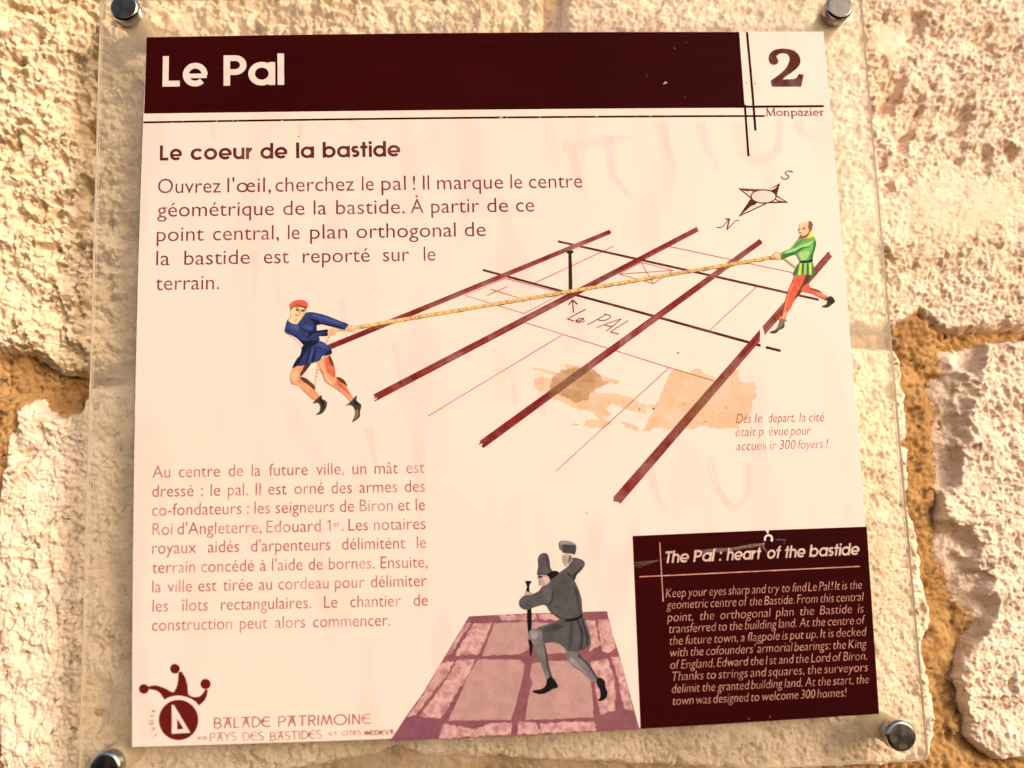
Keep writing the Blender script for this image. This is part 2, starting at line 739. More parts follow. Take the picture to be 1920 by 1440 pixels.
wall = thing('stone_wall', 'rough pale limestone block wall with crumbling ochre mortar joints behind the sign', 'wall', (0, 0, 0))

st_left = stone_material('warm cream limestone', (0.77, 0.61, 0.45), (0.70, 0.54, 0.37), (0.36, 0.245, 0.135), (0.69, 0.50, 0.29), 1.3)
st_right = stone_material('pinkish cream limestone', (0.77, 0.60, 0.485), (0.70, 0.525, 0.40), (0.36, 0.235, 0.15), (0.65, 0.49, 0.32), 5.1)
st_low = stone_material('pale cream limestone', (0.78, 0.615, 0.495), (0.71, 0.545, 0.41), (0.35, 0.25, 0.16), (0.66, 0.50, 0.31), 9.7, 0.95)
mort = stone_material('ochre lime mortar', (0.44, 0.255, 0.105), (0.31, 0.165, 0.062), (0.11, 0.060, 0.026), (0.38, 0.20, 0.065), 3.3, 0.9)


def crumb(X, Z, seed, big, mid, fine):
    """weathered limestone: broken lumps, crumbs and pores at every scale"""
    wx = X + 3.5 * fbm(X / 11, Z / 11, seed, 3, 0.6); wz = Z + 3.5 * fbm(X / 11, Z / 11, seed + 7, 3, 0.6)
    n1 = fbm(wx / 19, wz / 16, seed + 11, 5, 0.62)
    n2 = np.abs(perlin(wx / 8.0, wz / 6.8, seed + 17)) - 0.3
    n3 = np.abs(fbm(wx / 4.2, wz / 3.6, seed + 23, 3, 0.6)) - 0.25
    zone = 0.35 + 0.95 * sstep(-0.32, 0.30, fbm(X / 26, Z / 21, seed + 51, 3))      # worn flat here, crumbling there
    mid = mid * zone; fine = fine * (0.55 + 0.45 * zone)
    h = big * n1 + mid * n2 + mid * 0.8 * n3
    h += fine * (1.3 * fbm(X / 3.1, Z / 3.1, seed + 29, 2, 0.7) + 0.5 * perlin(X / 1.9, Z / 1.7, seed + 37))
    return h


def relief_left(X, Z):
    h = crumb(X, Z, 3, 10.5, 6.6, 1.1)
    h += 4.5 * fbm(X / 45, Z / 45, 15, 2)
    h -= 6.5 * pits(X / 15, Z / 15, 21, 0.45) + 3.2 * pits(X / 6.5, Z / 6.5, 23, 0.5)
    h -= 7 * px_mask(X, Z, 166, 255, 12, 45, 0.5) + 4 * px_mask(X, Z, 165, 370, 10, 25, 0.5) + 5 * px_mask(X, Z, 35, 115, 18, 10, 0.5, 0.4)
    h -= 6 * px_mask(X, Z, 130, 670, 26, 22, 0.35) + 4 * px_mask(X, Z, 95, 590, 14, 10, 0.5)
    h += 4 * px_mask(X, Z, 55, 640, 45, 40, 0.4) + 3.5 * px_mask(X, Z, 55, 465, 28, 30, 0.5)
    return h


def relief_upper_right(X, Z):
    a = (X + Z) * 0.7071; b = (X - Z) * 0.7071
    w = 3 * fbm(X / 12, Z / 12, 61, 3)
    r = 1 - 2 * np.abs(perlin(a / 34, (b + w) / 11, 63))
    r2 = 1 - 2 * np.abs(perlin(a / 15, (b + w) / 6, 67))
    flat = np.maximum(px_mask(X, Z, 1800, 385, 150, 62, 0.6), px_mask(X, Z, 1665, 80, 34, 40, 0.5))
    low = sstep(-135, -165, Z)
    amp = 1 - 0.93 * flat
    h = amp * ((1 - 0.5 * low) * (2.3 * r + 1.5 * r2) + crumb(X, Z, 207, 4.0, 2.9, 1.15))
    h += 1.5 * flat
    h -= amp * (3.2 * pits(X / 5.5, Z / 5.5, 75, 0.5) + 1.8 * pits(X / 3, Z / 3, 79, 0.5))
    for (cx, cy, rx, ry, rot, dep) in ((1655, 36, 9, 8, 0, 5), (1712, 40, 16, 44, 0.45, 6.5), (1742, 80, 10, 28, 0.7, 4), (1668, 180, 15, 50, 0.5, 7),
                                       (1652, 120, 5, 10, 0.3, 3), (1700, 245, 12, 45, 0.55, 7), (1725, 200, 8, 24, 0.2, 4.5), (1795, 225, 17, 44, 0.5, 8),
                                       (1795, 290, 9, 24, 0.5, 4), (1842, 300, 10, 36, 0.1, 4.5), (1890, 290, 10, 18, 0.4, 4), (1730, 270, 8, 22, 0.8, 3),
                                       (1668, 355, 6, 5, 0, 5), (1835, 100, 22, 18, 0, 2.5), (1650, 310, 8, 20, 0.3, 3.5), (1850, 60, 8, 45, 0.9, 3)):
        h -= dep * 1.15 * px_mask(X + 3 * perlin(X / 7, Z / 7, 301), Z + 3 * perlin(X / 7, Z / 7, 303), cx, cy, rx, ry, 0.5, rot)
    h += (1 - low) * 1.5
    return h


def relief_low(X, Z):
    h = crumb(X, Z, 81, 4.6, 1.7, 0.8)
    h += 2.5 * fbm(X / 40, Z / 30, 91, 2)
    h -= 5.0 * pits(X / 11, Z / 11, 93, 0.45) + 3.4 * pits(X / 5, Z / 5, 95, 0.5) + 1.8 * pits(X / 2.8, Z / 2.8, 97, 0.5)
    h -= 7 * px_mask(X, Z, 180, 1315, 26, 36, 0.5) + 4 * px_mask(X, Z, 178, 1352, 18, 14, 0.4)
    h -= 4 * px_mask(X, Z, 49, 1058, 19, 8, 0.4, 0.35) + 5 * px_mask(X, Z, 25, 805, 8, 17, 0.4) + 4 * px_mask(X, Z, 50, 852, 14, 9, 0.4, -0.5)
    h -= 6 * px_mask(X, Z, 1668, 738, 7, 13, 0.35, -0.4) + 4 * px_mask(X, Z, 215, 1080, 22, 40, 0.6, -0.5)
    return h


def relief_right(X, Z):
    h = crumb(X, Z, 401, 5.0, 2.8, 0.95)
    h += 3.0 * fbm(X / 42, Z / 30, 111, 2)
    h -= 4.2 * pits(X / 8, Z / 8, 113, 0.4) + 3.0 * pits(X / 4, Z / 4, 115, 0.5) + 1.4 * pits(X / 2.6, Z / 2.6, 117, 0.4)
    return h + 7.0


def stone(name, outline, relief, material, label=None, step=0.62, w=6.5, bev=None, drop=15.0, jag=2.0):
    P = [wall_pt(p) for p in outline]
    xs_ = [p[0] for p in P]; zs_ = [p[1] for p in P]
    xs = np.arange(min(xs_) - 3, max(xs_) + 3, step); zs = np.arange(min(zs_) - 3, max(zs_) + 3, step)
    X, Z = np.meshgrid(xs, zs)
    d = sdist(X, Z, P) + jag * fbm(X / 7, Z / 7, 131, 4, 0.6)
    ww = w * (1 + 0.6 * fbm(X / 20, Z / 20, 137, 2))
    e = 1 - np.clip((d + 1.0) / (ww + 1.0), 0, 1)
    h = relief(X, Z) - drop * e ** 2.2
    if bev is not None:
        t = bev(X, Z, d)
        h = h * (1 - 0.7 * np.clip(t / 6, 0, 1)) - t
    Y = WALL_Y - h / 1000
    return grid_mesh(name, xs / 1000, zs / 1000 + Z0, Y, d > -1.2, material, wall) if not label else _lab(
        grid_mesh(name, xs / 1000, zs / 1000 + Z0, Y, d > -1.2, material, wall), label)


def _lab(o, t):
    o['label'] = t
    return o


A_ = [(-280, -260), (1020, -260), (1023, 0), (1021, 60), (1018, 640), (700, 668), (400, 692), (250, 694), (160, 694), (112, 690), (102, 684), (78, 670),
      (52, 660), (0, 656), (-280, 648)]
B_ = [(1058, -260), (2200, -260), (2200, 596), (1920, 611), (1800, 614), (1758, 612), (1730, 588), (1702, 600), (1680, 622), (1600, 616), (1300, 640),
      (1062, 652), (1058, 60)]
C_ = [(-10, 950), (8, 810), (30, 764), (62, 744), (75, 768), (110, 782), (140, 772), (158, 742), (168, 722), (250, 720), (500, 712), (900, 692),
      (1300, 668), (1600, 646), (1683, 652), (1692, 692), (1700, 742), (1703, 800), (1706, 900), (1708, 960), (1724, 1000), (1732, 1080), (1745, 1130),
      (1750, 1165), (1732, 1210), (1738, 1260), (1752, 1300), (1759, 1350), (1752, 1400), (1742, 1432), (1500, 1452), (1220, 1440), (900, 1425),
      (790, 1422), (740, 1402), (690, 1425), (400, 1470), (100, 1490), (-8, 1480), (-18, 1250), (-14, 1150), (-16, 1050), (-12, 1000)]
D_ = [(1756, 656), (1830, 650), (1920, 646), (2200, 636), (2200, 1380), (1920, 1422), (1870, 1427), (1832, 1407), (1818, 1380), (1812, 1340),
      (1808, 1318), (1795, 1270), (1800, 1240), (1822, 1200), (1830, 1168), (1800, 1130), (1780, 1100), (1760, 1050), (1763, 960), (1752, 900),
      (1750, 800), (1755, 720)]
E_ = [(-280, 760), (-30, 775), (-22, 1100), (-40, 1480), (-280, 1490)]
F_ = [(-700, 1545), (2200, 1500), (2200, 2300), (-700, 2300)]


def bev_right(X, Z, d):
    # the broken left arris of the lower right stone: a flat facet sloping in to the joint
    c = wall_pt((1800, 900))
    wid = 24 * np.maximum(px_mask(X, Z, 1795, 780, 75, 150, 0.35), 1.0 * px_mask(X, Z, 1810, 1080, 70, 95, 0.35)) + 0.01
    wid = wid * (1 + 0.5 * fbm(X / 14, Z / 14, 151, 2))
    t = np.clip(1 - d / np.maximum(wid, 0.5), 0, 1)
    return 15 * t




def push(P, dx, dy, test):
    return [(x + dx, y + dy) if test(x, y) else (x, y) for x, y in P]


A_ = push(A_, 0, 5, lambda x, y: 600 < y < 700)
B_ = push(B_, 0, 8, lambda x, y: y > 590 and x > 1740)
D_ = push(D_, 0, -8, lambda x, y: y < 657)
D_ = push(D_, -7, 0, lambda x, y: x < 1840 and y < 1400)
C_ = push(C_, 4, 0, lambda x, y: x > 1690)
stone('stone_block', A_, relief_left, st_left, 'lumpy upper left block', w=9)
stone('stone_block', B_, relief_upper_right, st_right, 'upper right block with slanting hollows', w=6)
stone('stone_block', C_, relief_low, st_low, 'pitted lower block behind the sign', w=4.5)
stone('stone_block', D_, relief_right, st_right, 'lower right block with a broken left edge', bev=bev_right, w=4)
stone('stone_block', E_, relief_low, st_low, step=2.0)
stone('stone_block', F_, relief_right, st_low, step=2.4)
for P, rel, m in (([(-1500, -260), (-318, -260), (-318, 655), (-1500, 660)], relief_left, st_left), ([(-1500, 765), (-318, 765), (-318, 1495), (-1500, 1500)], relief_low, st_low),
                  ([(-1500, -960), (640, -960), (640, -305), (-1500, -300)], relief_low, st_right), ([(680, -960), (3400, -960), (3400, -300), (680, -305)], relief_left, st_low),
                  ([(2238, -262), (3400, -262), (3400, 600), (2238, 600)], relief_left, st_left), ([(2238, 640), (3400, 640), (3400, 1420), (2238, 1410)], relief_low, st_right),
                  ([(-1500, 1545), (-740, 1545), (-740, 2300), (-1500, 2300)], relief_left, st_left), ([(2240, 1500), (3400, 1500), (3400, 2300), (2240, 2300)], relief_low, st_low)):
    stone('stone_block', P, rel, m, step=2.8)

# mortar: one grainy sheet that fills the joints between the blocks
_c0 = wall_pt((-290, -270)); _c1 = wall_pt((2210, 1710))
xs = np.arange(_c0[0], _c1[0], 1.0); zs = np.arange(_c1[1], _c0[1], 1.0)
X, Z = np.meshgrid(xs, zs)
hm = -9.5 + crumb(X, Z, 511, 5.0, 3.2, 1.5) - 3.5 * pits(X / 9, Z / 9, 169, 0.45) - 2.0 * pits(X / 4, Z / 4, 173, 0.5)
hm -= 7 * px_mask(X, Z, 130, 705, 150, 40, 0.5) + 4 * px_mask(X, Z, 150, 745, 60, 40, 0.5)
hm += 6.5 * np.maximum(px_mask(X, Z, 1722, 640, 48, 60, 0.5), px_mask(X, Z, 1722, 840, 34, 190, 0.35))       # smeared proud of the joint
hm += 5.0 * px_mask(X, Z, 1765, 1330, 48, 150, 0.4) + 4.0 * px_mask(X, Z, 1840, 1445, 120, 40, 0.4)
hm += 3.0 * px_mask(X, Z, 0, 1100, 30, 300, 0.5) + 2.0 * px_mask(X, Z, 0, 800, 40, 50, 0.5)
grid_mesh('mortar', xs / 1000, zs / 1000 + Z0, WALL_Y - hm / 1000, None, mort, wall)
_c2 = wall_pt((-1510, -970)); _c3 = wall_pt((3410, 2310))
xs = np.arange(_c2[0], _c3[0], 4.0); zs = np.arange(_c3[1], _c2[1], 4.0)
X, Z = np.meshgrid(xs, zs)
inner = (X > _c0[0] + 6) & (X < _c1[0] - 6) & (Z < _c0[1] - 6) & (Z > _c1[1] + 6)
grid_mesh('mortar', xs / 1000, zs / 1000 + Z0, WALL_Y + (10.5 - 3 * fbm(X / 16, Z / 16, 161, 2)) / 1000, ~inner, mort, wall)

# ================================================================== THE SIGN
centre = at(940, 700)
sign = thing('information_sign', 'square acrylic information board with burgundy and cream print bolted to the stone wall', 'sign', (0, 0, 0))


def rounded_box(name, x0, x1, z0, z1, y0, y1, rad, bev, m, parent):
    import bmesh
    pts = []
    for cx, cz, a0 in ((x1 - rad, z1 - rad, 0), (x0 + rad, z1 - rad, 90), (x0 + rad, z0 + rad, 180), (x1 - rad, z0 + rad, 270)):
        for k in range(7):
            t = math.radians(a0 + 15 * k)
            pts.append((cx + rad * math.cos(t), cz + rad * math.sin(t)))
    bm = bmesh.new()
    f = bm.faces.new([bm.verts.new((x, y0, z)) for x, z in pts])
    r = bmesh.ops.extrude_face_region(bm, geom=[f])
    bmesh.ops.translate(bm, vec=(0, y1 - y0, 0), verts=[g for g in r['geom'] if isinstance(g, bmesh.types.BMVert)])
    bmesh.ops.recalc_face_normals(bm, faces=bm.faces)
    es = [e for e in bm.edges if abs(e.verts[0].co.y - e.verts[1].co.y) < 1e-6]
    bmesh.ops.bevel(bm, geom=es, offset=bev, segments=2, affect='EDGES')
    me = bpy.data.meshes.new(name); bm.to_mesh(me); bm.free()
    me.materials.append(m)
    me.materials.append(frost)
    for pg in me.polygons:
        pg.material_index = 1 if abs(pg.normal.y) < 0.9 else 0
    o = bpy.data.objects.new(name, me); col.objects.link(o); o.parent = parent
    return o


PANE_Y0, PANE_Y1 = 0.0004, 0.0050
l_ = (at(189, 70, PANE_Y0).x + at(163, 700, PANE_Y0).x + at(153, 1200, PANE_Y0).x) / 3
r_ = (at(1619, 60, PANE_Y0).x + at(1680, 690, PANE_Y0).x + at(1737, 1350, PANE_Y0).x) / 3
b_ = at(1740, 1427, PANE_Y0).z
t_ = Z0 + (Z0 - SIDE * ASPECT - b_) * 1.0
frost = plain('frosted acrylic edge', (0.80, 0.68, 0.54), 0.4, 0, 0.5)
acr = acrylic_material()
rounded_box('acrylic_pane', l_, r_, b_, t_, PANE_Y0, PANE_Y1, 0.005, 0.0007, acr, sign)


def lathe(name, prof, m, parent, n=40):
    """prof: (radius, y) from the wall side to the viewer"""
    v, f = [], []
    for r, y in prof:
        for k in range(n):
            t = 2 * math.pi * k / n
            v.append((r * math.cos(t), y, r * math.sin(t)))
    for i in range(len(prof) - 1):
        for k in range(n):
            a, b = i * n + k, i * n + (k + 1) % n
            f.append((a, a + n, b + n, b))
    f.append(tuple(range(n)))
    f.append(tuple(reversed(range((len(prof) - 1) * n, len(prof) * n))))
    o = new_obj(name, v, f, [m], None, parent)
    return o


steel = plain('polished steel', (0.50, 0.49, 0.48), 0.13, 1.0, 0.5, 1.8)
brushed = plain('brushed cap face', (0.075, 0.068, 0.066), 0.36, 1.0, 0.5, 1.4)  # base colour darkened in place of the dim surroundings the face mirrors
spacer = plain('yellowed nylon spacer', (0.66, 0.52, 0.30), 0.5)
for (px, py), lab in (((232, 13), 'upper left bolt'), ((1575, 11), 'upper right bolt'), ((1691, 1381), 'lower right bolt'), ((196, 1441), 'lower left bolt')):
    c = at(px, py, -0.0075)
    b = bpy.data.objects.new('standoff_bolt', None)
    col.objects.link(b); b.parent = sign; b.location = (c.x, 0, c.z); b.empty_display_size = 0.01
    R0 = 0.0088
    cap = lathe('cap', [(R0 * 0.97, 0.0003), (R0, 0.0), (R0, -0.0056), (R0 * 0.975, -0.0065), (R0 * 0.90, -0.0073), (R0 * 0.83, -0.0076), (R0 * 0.79, -0.00765), (R0 * 0.785, -0.00755), (0.0004, -0.00755)], steel, b)
    cap.data.materials.append(brushed)
    for pg in cap.data.polygons:
        pg.use_smooth = abs(pg.normal.y) < 0.97
        if abs(pg.normal.y) > 0.97 and pg.center.y < -0.007:
            pg.material_index = 1
    em = cap.modifiers.new('edges', 'EDGE_SPLIT'); em.split_angle = math.radians(30)
    bar = lathe('spacer', [(0.0078, 0.040), (0.0078, 0.0062), (0.0074, 0.0053)], spacer, b)
    bar.data.polygons.foreach_set('use_smooth', [True] * len(bar.data.polygons))
    em = bar.modifiers.new('edges', 'EDGE_SPLIT'); em.split_angle = math.radians(38)

# ------------------------------------------------------------------ the printed sheet
paper = paper_material()
band = band_material()
RED = ink('burgundy ink', (0.060, 0.006, 0.006), fade=0.12)
HEAD = ink('burgundy heading ink', (0.075, 0.011, 0.012), fade=0.08)
TXT = ink('brown red text ink', (0.135, 0.023, 0.018), fade=0.12)
TXT2 = ink('worn red text ink', (0.25, 0.068, 0.038), fade=0.45, fscale=60)
BAR = ink('brick red ink', (0.150, 0.0135, 0.012), fade=0.18, var=0.2)
BARL = ink('light brick ink', (0.26, 0.040, 0.03), fade=0.2)
THIN = ink('fine red line ink', (0.32, 0.060, 0.045), fade=0.35)
CREAM = ink('unprinted cream', (0.58, 0.448, 0.415), var=0.06)
CREAM2 = ink('dull cream lettering', (0.46, 0.22, 0.17), fade=0.0, var=0.2)
BLACK = ink('black ink', (0.012, 0.011, 0.012))
WHITE = ink('bare white backing', (0.62, 0.505, 0.475), var=0.03)

# sheet: outline follows the visible edges (slightly bowed by lens distortion)
S = Sheet(0)
edge = []
for a, b, mid in (((275, 70), (1544, 59.5), (905, 61.5)), ((1544, 59.5), (1649, 1338), (1600, 700)), ((1649, 1338), (247.5, 1400.5), (1005, 1374)), ((247.5, 1400.5), (275, 70), (254.5, 700))):
    for k in range(8):
        t = k / 8
        c = tuple(2 * m_ - (a_ + b_) / 2 for a_, b_, m_ in zip(a, b, mid))
        edge.append(tuple((1 - t) ** 2 * a_ + 2 * t * (1 - t) * c_ + t * t * b_ for a_, b_, c_ in zip(a, b, c)))
n0 = len(edge)
front = [at(x, y, -S.y) for x, y in edge]
backp = [Vector((p.x, PANE_Y0 - 0.0001, p.z)) for p in front]
vv = [tuple(p) for p in front + backp]
ff = [tuple(range(n0))[::-1], tuple(range(n0, 2 * n0))] + [(i, (i + 1) % n0, (i + 1) % n0 + n0, i + n0) for i in range(n0)]
sheet = new_obj('printed_sheet', vv, ff, [paper], None, sign)
import bmesh
bm = bmesh.new(); bm.from_mesh(sheet.data); bmesh.ops.recalc_face_normals(bm, faces=bm.faces); bm.to_mesh(sheet.data); bm.free()


def part(shape, name, label=None):
    return shape.build(name, sheet, label)


def bez(a, b, mid, n=10):
    c = tuple(2 * m_ - (a_ + b_) / 2 for a_, b_, m_ in zip(a, b, mid))
    return [tuple((1 - t) ** 2 * a_ + 2 * t * (1 - t) * c_ + t * t * b_ for a_, b_, c_ in zip(a, b, c)) for t in [k / n for k in range(n + 1)]]


# old print showing through the lamination
S = Sheet(20, 12)
GHOST = tint_material('ghost of older print', (0.99, 0.945, 0.935), 0.0, 60)
for q, w in (([(1055, 274), (1110, 268), (1182, 258)], 22), ([(1072, 284), (1086, 340), (1108, 384)], 17), ([(1140, 254), (1148, 330), (1184, 372)], 18), ([(1243, 228), (1250, 270), (1264, 318)], 20),
             ([(1312, 228), (1322, 270), (1348, 320)], 22), (smooth([(1382, 230), (1392, 284), (1424, 300), (1456, 282), (1462, 222)], 4, False), 24), ([(1496, 226), (1502, 250), (1530, 262)], 20),
             ([(655, 222), (690, 246)], 16), ([(395, 232), (402, 262)], 14), ([(560, 232), (566, 262)], 14), ([(1010, 700), (1020, 790)], 18), ([(740, 640), (752, 720)], 15), ([(690, 800), (704, 870)], 18),
             ([(960, 690), (966, 760)], 14), (smooth([(1218, 880), (1232, 930), (1250, 960)], 4, False), 20), (smooth([(1330, 855), (1345, 915), (1375, 950), (1400, 930), (1404, 870)], 4, False), 17), ([(640, 560), (650, 640)], 14), ([(480, 470), (476, 560)], 16)):
    S.stroke(q, w, GHOST, w * 0.45)
part(S, 'ghost_print')

# header band and rules
S = Sheet(40)
S.poly(bez((275, 70), (1386, 59.8), (830, 62)) + bez((1396.5, 202), (270, 213), (860, 206)), band)
S.poly([(1247, 153), (1250, 153), (1251, 156), (1247, 157), (1243, 158.5)], ink('chip', (0.4, 0.25, 0.17)))
for k in range(5):
    x, y = random.uniform(1200, 1400), random.uniform(70, 205)
    S.poly(circ(x, y, random.uniform(0.5, 1.1), n=6), ink('chip', (0.4, 0.25, 0.17)))
part(S, 'header_band')
S = Sheet(60)
S.stroke(bez((269, 229.5), (1434, 217.5), (860, 221), 16), 3.6, band)
S.stroke([(1380, 200.2), (1545, 199)], 4.2, band)
S.stroke(bez((1400.5, 60), (1416.5, 245), (1409, 152)), 4.4, band)
S.stroke([(1396.5, 196), (1403.5, 293)], 4.2, band)
for k in range(14):
    t = random.random()
    S.poly(circ(269 + t * 1165, 229.5 - t * 12 - 2.2 * (1 - (2 * t - 1) ** 2) + random.uniform(-1.5, 1.5), random.uniform(0.8, 2.2), 0.8, 6), CREAM)
part(S, 'rule_lines')

# title
S = Sheet(80, 40)
heading(S, ['Le', 'Pal'], (305, 163), (533, 159.5), 57, 0.14, CREAM, [(305, 389), (419, 533)], track=0.05)
part(S, 'title_lettering')

# the number
S = Sheet()
z = Zm(1380, 70, 6)
S.poly(z(smooth([(365, 240), (375, 195), (410, 155), (460, 133), (530, 126), (610, 135), (670, 160), (710, 205), (726, 260), (715, 310), (680, 352), (620, 400), (560, 440)], 4, False)
         + [(524, 472), (640, 470)] + smooth([(650, 468), (685, 450), (705, 411)], 4, False) + [(762, 420), (735, 555), (405, 557), (388, 488)]
         + smooth([(400, 478), (470, 430), (545, 365), (585, 305), (602, 245), (590, 205), (560, 184), (520, 180), (480, 190), (455, 215), (462, 230), (477, 265), (465, 295), (430, 309), (390, 300), (370, 270)], 4, False)), RED)
part(S, 'number')

SER = {  # light slab serif
    'M': ([(1.0, [(0.10, 0.0), (0.16, 1.0)]), (1.6, [(0.14, 1.0), (0.50, 0.03)]), (0.9, [(0.50, 0.03), (0.86, 1.0)]), (1.7, [(0.86, 1.0), (0.90, 0.0)]),
           (0.9, [(0, 0.04), (0.22, 0.04)]), (0.9, [(0.76, 0.04), (1.02, 0.04)]), (0.9, [(0.02, 0.97), (0.2, 0.97)]), (0.9, [(0.82, 0.97), (1.0, 0.97)])], 1.04),
    'o': ([(1.3, arc(0.33, 0.33, 0.29, 0, 360, 20))], 0.66),
    'n': ([(1.6, [(0.14, 0), (0.14, 0.66)]), (1.2, arc(0.33, 0.40, 0.22, 160, 0, 10) + [(0.55, 0)]), (0.9, [(0.02, 0.04), (0.27, 0.04)]), (0.9, [(0.43, 0.04), (0.68, 0.04)]), (0.9, [(0.02, 0.64), (0.16, 0.64)])], 0.70),
    'p': ([(1.6, [(0.14, -0.34), (0.14, 0.66)]), (1.3, arc(0.37, 0.33, 0.27, 160, -160, 18)), (0.9, [(0.02, -0.32), (0.28, -0.32)]), (0.9, [(0.02, 0.64), (0.16, 0.64)])], 0.66),
    'a': ([(1.5, arc(0.27, 0.42, 0.21, 150, 20, 8) + [(0.47, 0.06), (0.58, 0.04)]), (1.2, arc(0.24, 0.19, 0.17, 70, 330, 12))], 0.58),
    'z': ([(1.0, [(0.04, 0.48), (0.06, 0.62), (0.5, 0.62)]), (1.6, [(0.48, 0.62), (0.06, 0.04)]), (1.0, [(0.04, 0.04), (0.50, 0.04), (0.54, 0.20)])], 0.56),
    'i': ([(1.6, [(0.15, 0), (0.15, 0.66)]), (0.9, [(0.02, 0.04), (0.29, 0.04)]), (0.9, [(0.04, 0.64), (0.16, 0.64)]), (1.8, [(0.14, 0.84), (0.14, 0.98)])], 0.32),
    'e': ([(1.3, arc(0.31, 0.33, 0.28, 0, 310, 18)), (0.9, [(0.05, 0.35), (0.58, 0.35)])], 0.62),
    'r': ([(1.6, [(0.14, 0), (0.14, 0.66)]), (1.3, arc(0.32, 0.40, 0.20, 160, 50, 8)), (0.9, [(0.02, 0.04), (0.29, 0.04)]), (0.9, [(0.02, 0.64), (0.16, 0.64)])], 0.46),
}
S = Sheet(60, 40)
stroke_word(S, SER, 'Monpazier', (1436, 218), (1545, 217.5), 14.5, 0.095, TXT, 0.07)
part(S, 'town_name')

# subtitle and opening paragraph
S = Sheet(40, 40)
heading(S, ['Le', 'coeur', 'de', 'la', 'bastide'], (300, 301.5), (751, 293.5), 28.5, 0.14, HEAD,
        [(300, 341), (357, 473), (487, 538), (554, 588), (604, 751)])
part(S, 'subtitle_lettering')

S = Sheet(40)
OFF = -0.003
text_line(S, ['Ouvrez', "l'œil,", 'cherchez', 'le', 'pal', '!', 'Il', 'marque', 'le', 'centre'], (296, 363), (1092, 352), TXT, 18, OFF,
          spans=[(296, 412), (424, 505), (513, 660), (672, 699), (711, 757), (770, 775), (787, 803), (816, 941), (953, 979), (990, 1092)])
text_line(S, ['géométrique', 'de', 'la', 'bastide.', 'À', 'partir', 'de', 'ce'], (295, 407), (1002, 397), TXT, 18, OFF,
          spans=[(295, 511), (528, 568), (585, 609), (627, 756), (769, 790), (806, 897), (912, 952), (967, 1002)])
text_line(S, ['point', 'central,', 'le', 'plan', 'orthogonal', 'de'], (294, 453), (911, 443), TXT, 18, OFF,
          spans=[(294, 381), (398, 521), (536, 561), (579, 649), (666, 854), (871, 911)])
text_line(S, ['la', 'bastide', 'est', 'reporté', 'sur', 'le'], (293, 498), (818, 489), TXT, 18, OFF,
          spans=[(293, 318), (345, 467), (493, 540), (566, 692), (717, 767), (793, 818)])
text_line(S, ['terrain.'], (292, 544.5), (411, 542.5), TXT, 18, OFF, spans=[(292, 411)])
part(S, 'opening_paragraph')

# lower paragraph
S = Sheet()
OFF = -0.003
lines = [("Au centre de la future ville, un mât est", (286, 896), (796, 887)),
         ("dressé : le pal. Il est orné des armes des", (285.5, 932), (797, 922)),
         ("co-fondateurs : les seigneurs de Biron et le", (285, 967.5), (797, 956.5)),
         (None, (286, 1003.5), (798, 992)),
         ("royaux aidés d'arpenteurs délimitent le", (285.5, 1038.5), (799, 1027.5)),
         ("terrain concédé à l'aide de bornes. Ensuite,", (285.5, 1075), (802, 1064)),
         ("la ville est tirée au cordeau pour délimiter", (285.5, 1111), (800, 1099)),
         ("les îlots rectangulaires. Le chantier de", (286, 1147), (802, 1135.5)),
         ("construction peut alors commencer.", (285, 1183), (732, 1173))]
for t, p0, p1 in lines:
    if t:
        text_line(S, t.split(), p0, p1, TXT2, 15, OFF)
    else:
        text_line(S, ['Roi', "d'Angleterre,", 'Edouard', 'Les', 'notaires'], p0, p1, TXT2, 15, OFF,
                  spans=[(286, 323), (332, 489), (498, 600), (652, 689), (700, 798)])
        S.stroke([(613.5, 979.5), (618.5, 976), (619, 996)], 2.4, TXT2)
        text_line(S, ['er'], (625, 988), (637, 987.7), TXT2, 7.5, -0.004, spans=[(625, 637)])
        text_line(S, ['.'], (641, 995.5), (645, 995.4), TXT2, 15, OFF, spans=[(641, 644)])
part(S, 'history_paragraph')

# ------------------------------------------------------------------ town plan drawing
S = Sheet()
for pts in ([(985, 605), (1258, 690), (1338, 714)], [(1056, 627), (803, 780)], [(1255, 689), (1042, 884)], [(1418, 538), (1330, 620)], [(1002, 531), (1150, 462)],
            [(1250, 461), (1489, 512)]):
    S.stroke(pts, 1.7, THIN)
S.stroke([(947, 522), (872, 554), (983, 588), (1055, 550), (947, 522)], 1.7, THIN)
S.stroke([(919, 542), (974, 559)], 1.8, THIN); S.stroke([(952, 537), (913, 554)], 1.8, THIN)
S.stroke([(1202, 492), (1262, 507), (1225, 532), (1161, 514), (1202, 492)], 1.7, THIN)
S.stroke([(1202, 492), (1225, 532)], 1.7, THIN); S.stroke([(1161, 514), (1262, 507)], 1.7, THIN)
S.stroke([(1046, 452.5), (1290, 507), (1535, 562)], 4.2, RED, 4.6)
S.stroke([(905, 506), (1180, 580), (1426, 648)], 4.2, RED, 5.2)
S.stroke([(1436, 651), (1464, 658)], 5, RED)


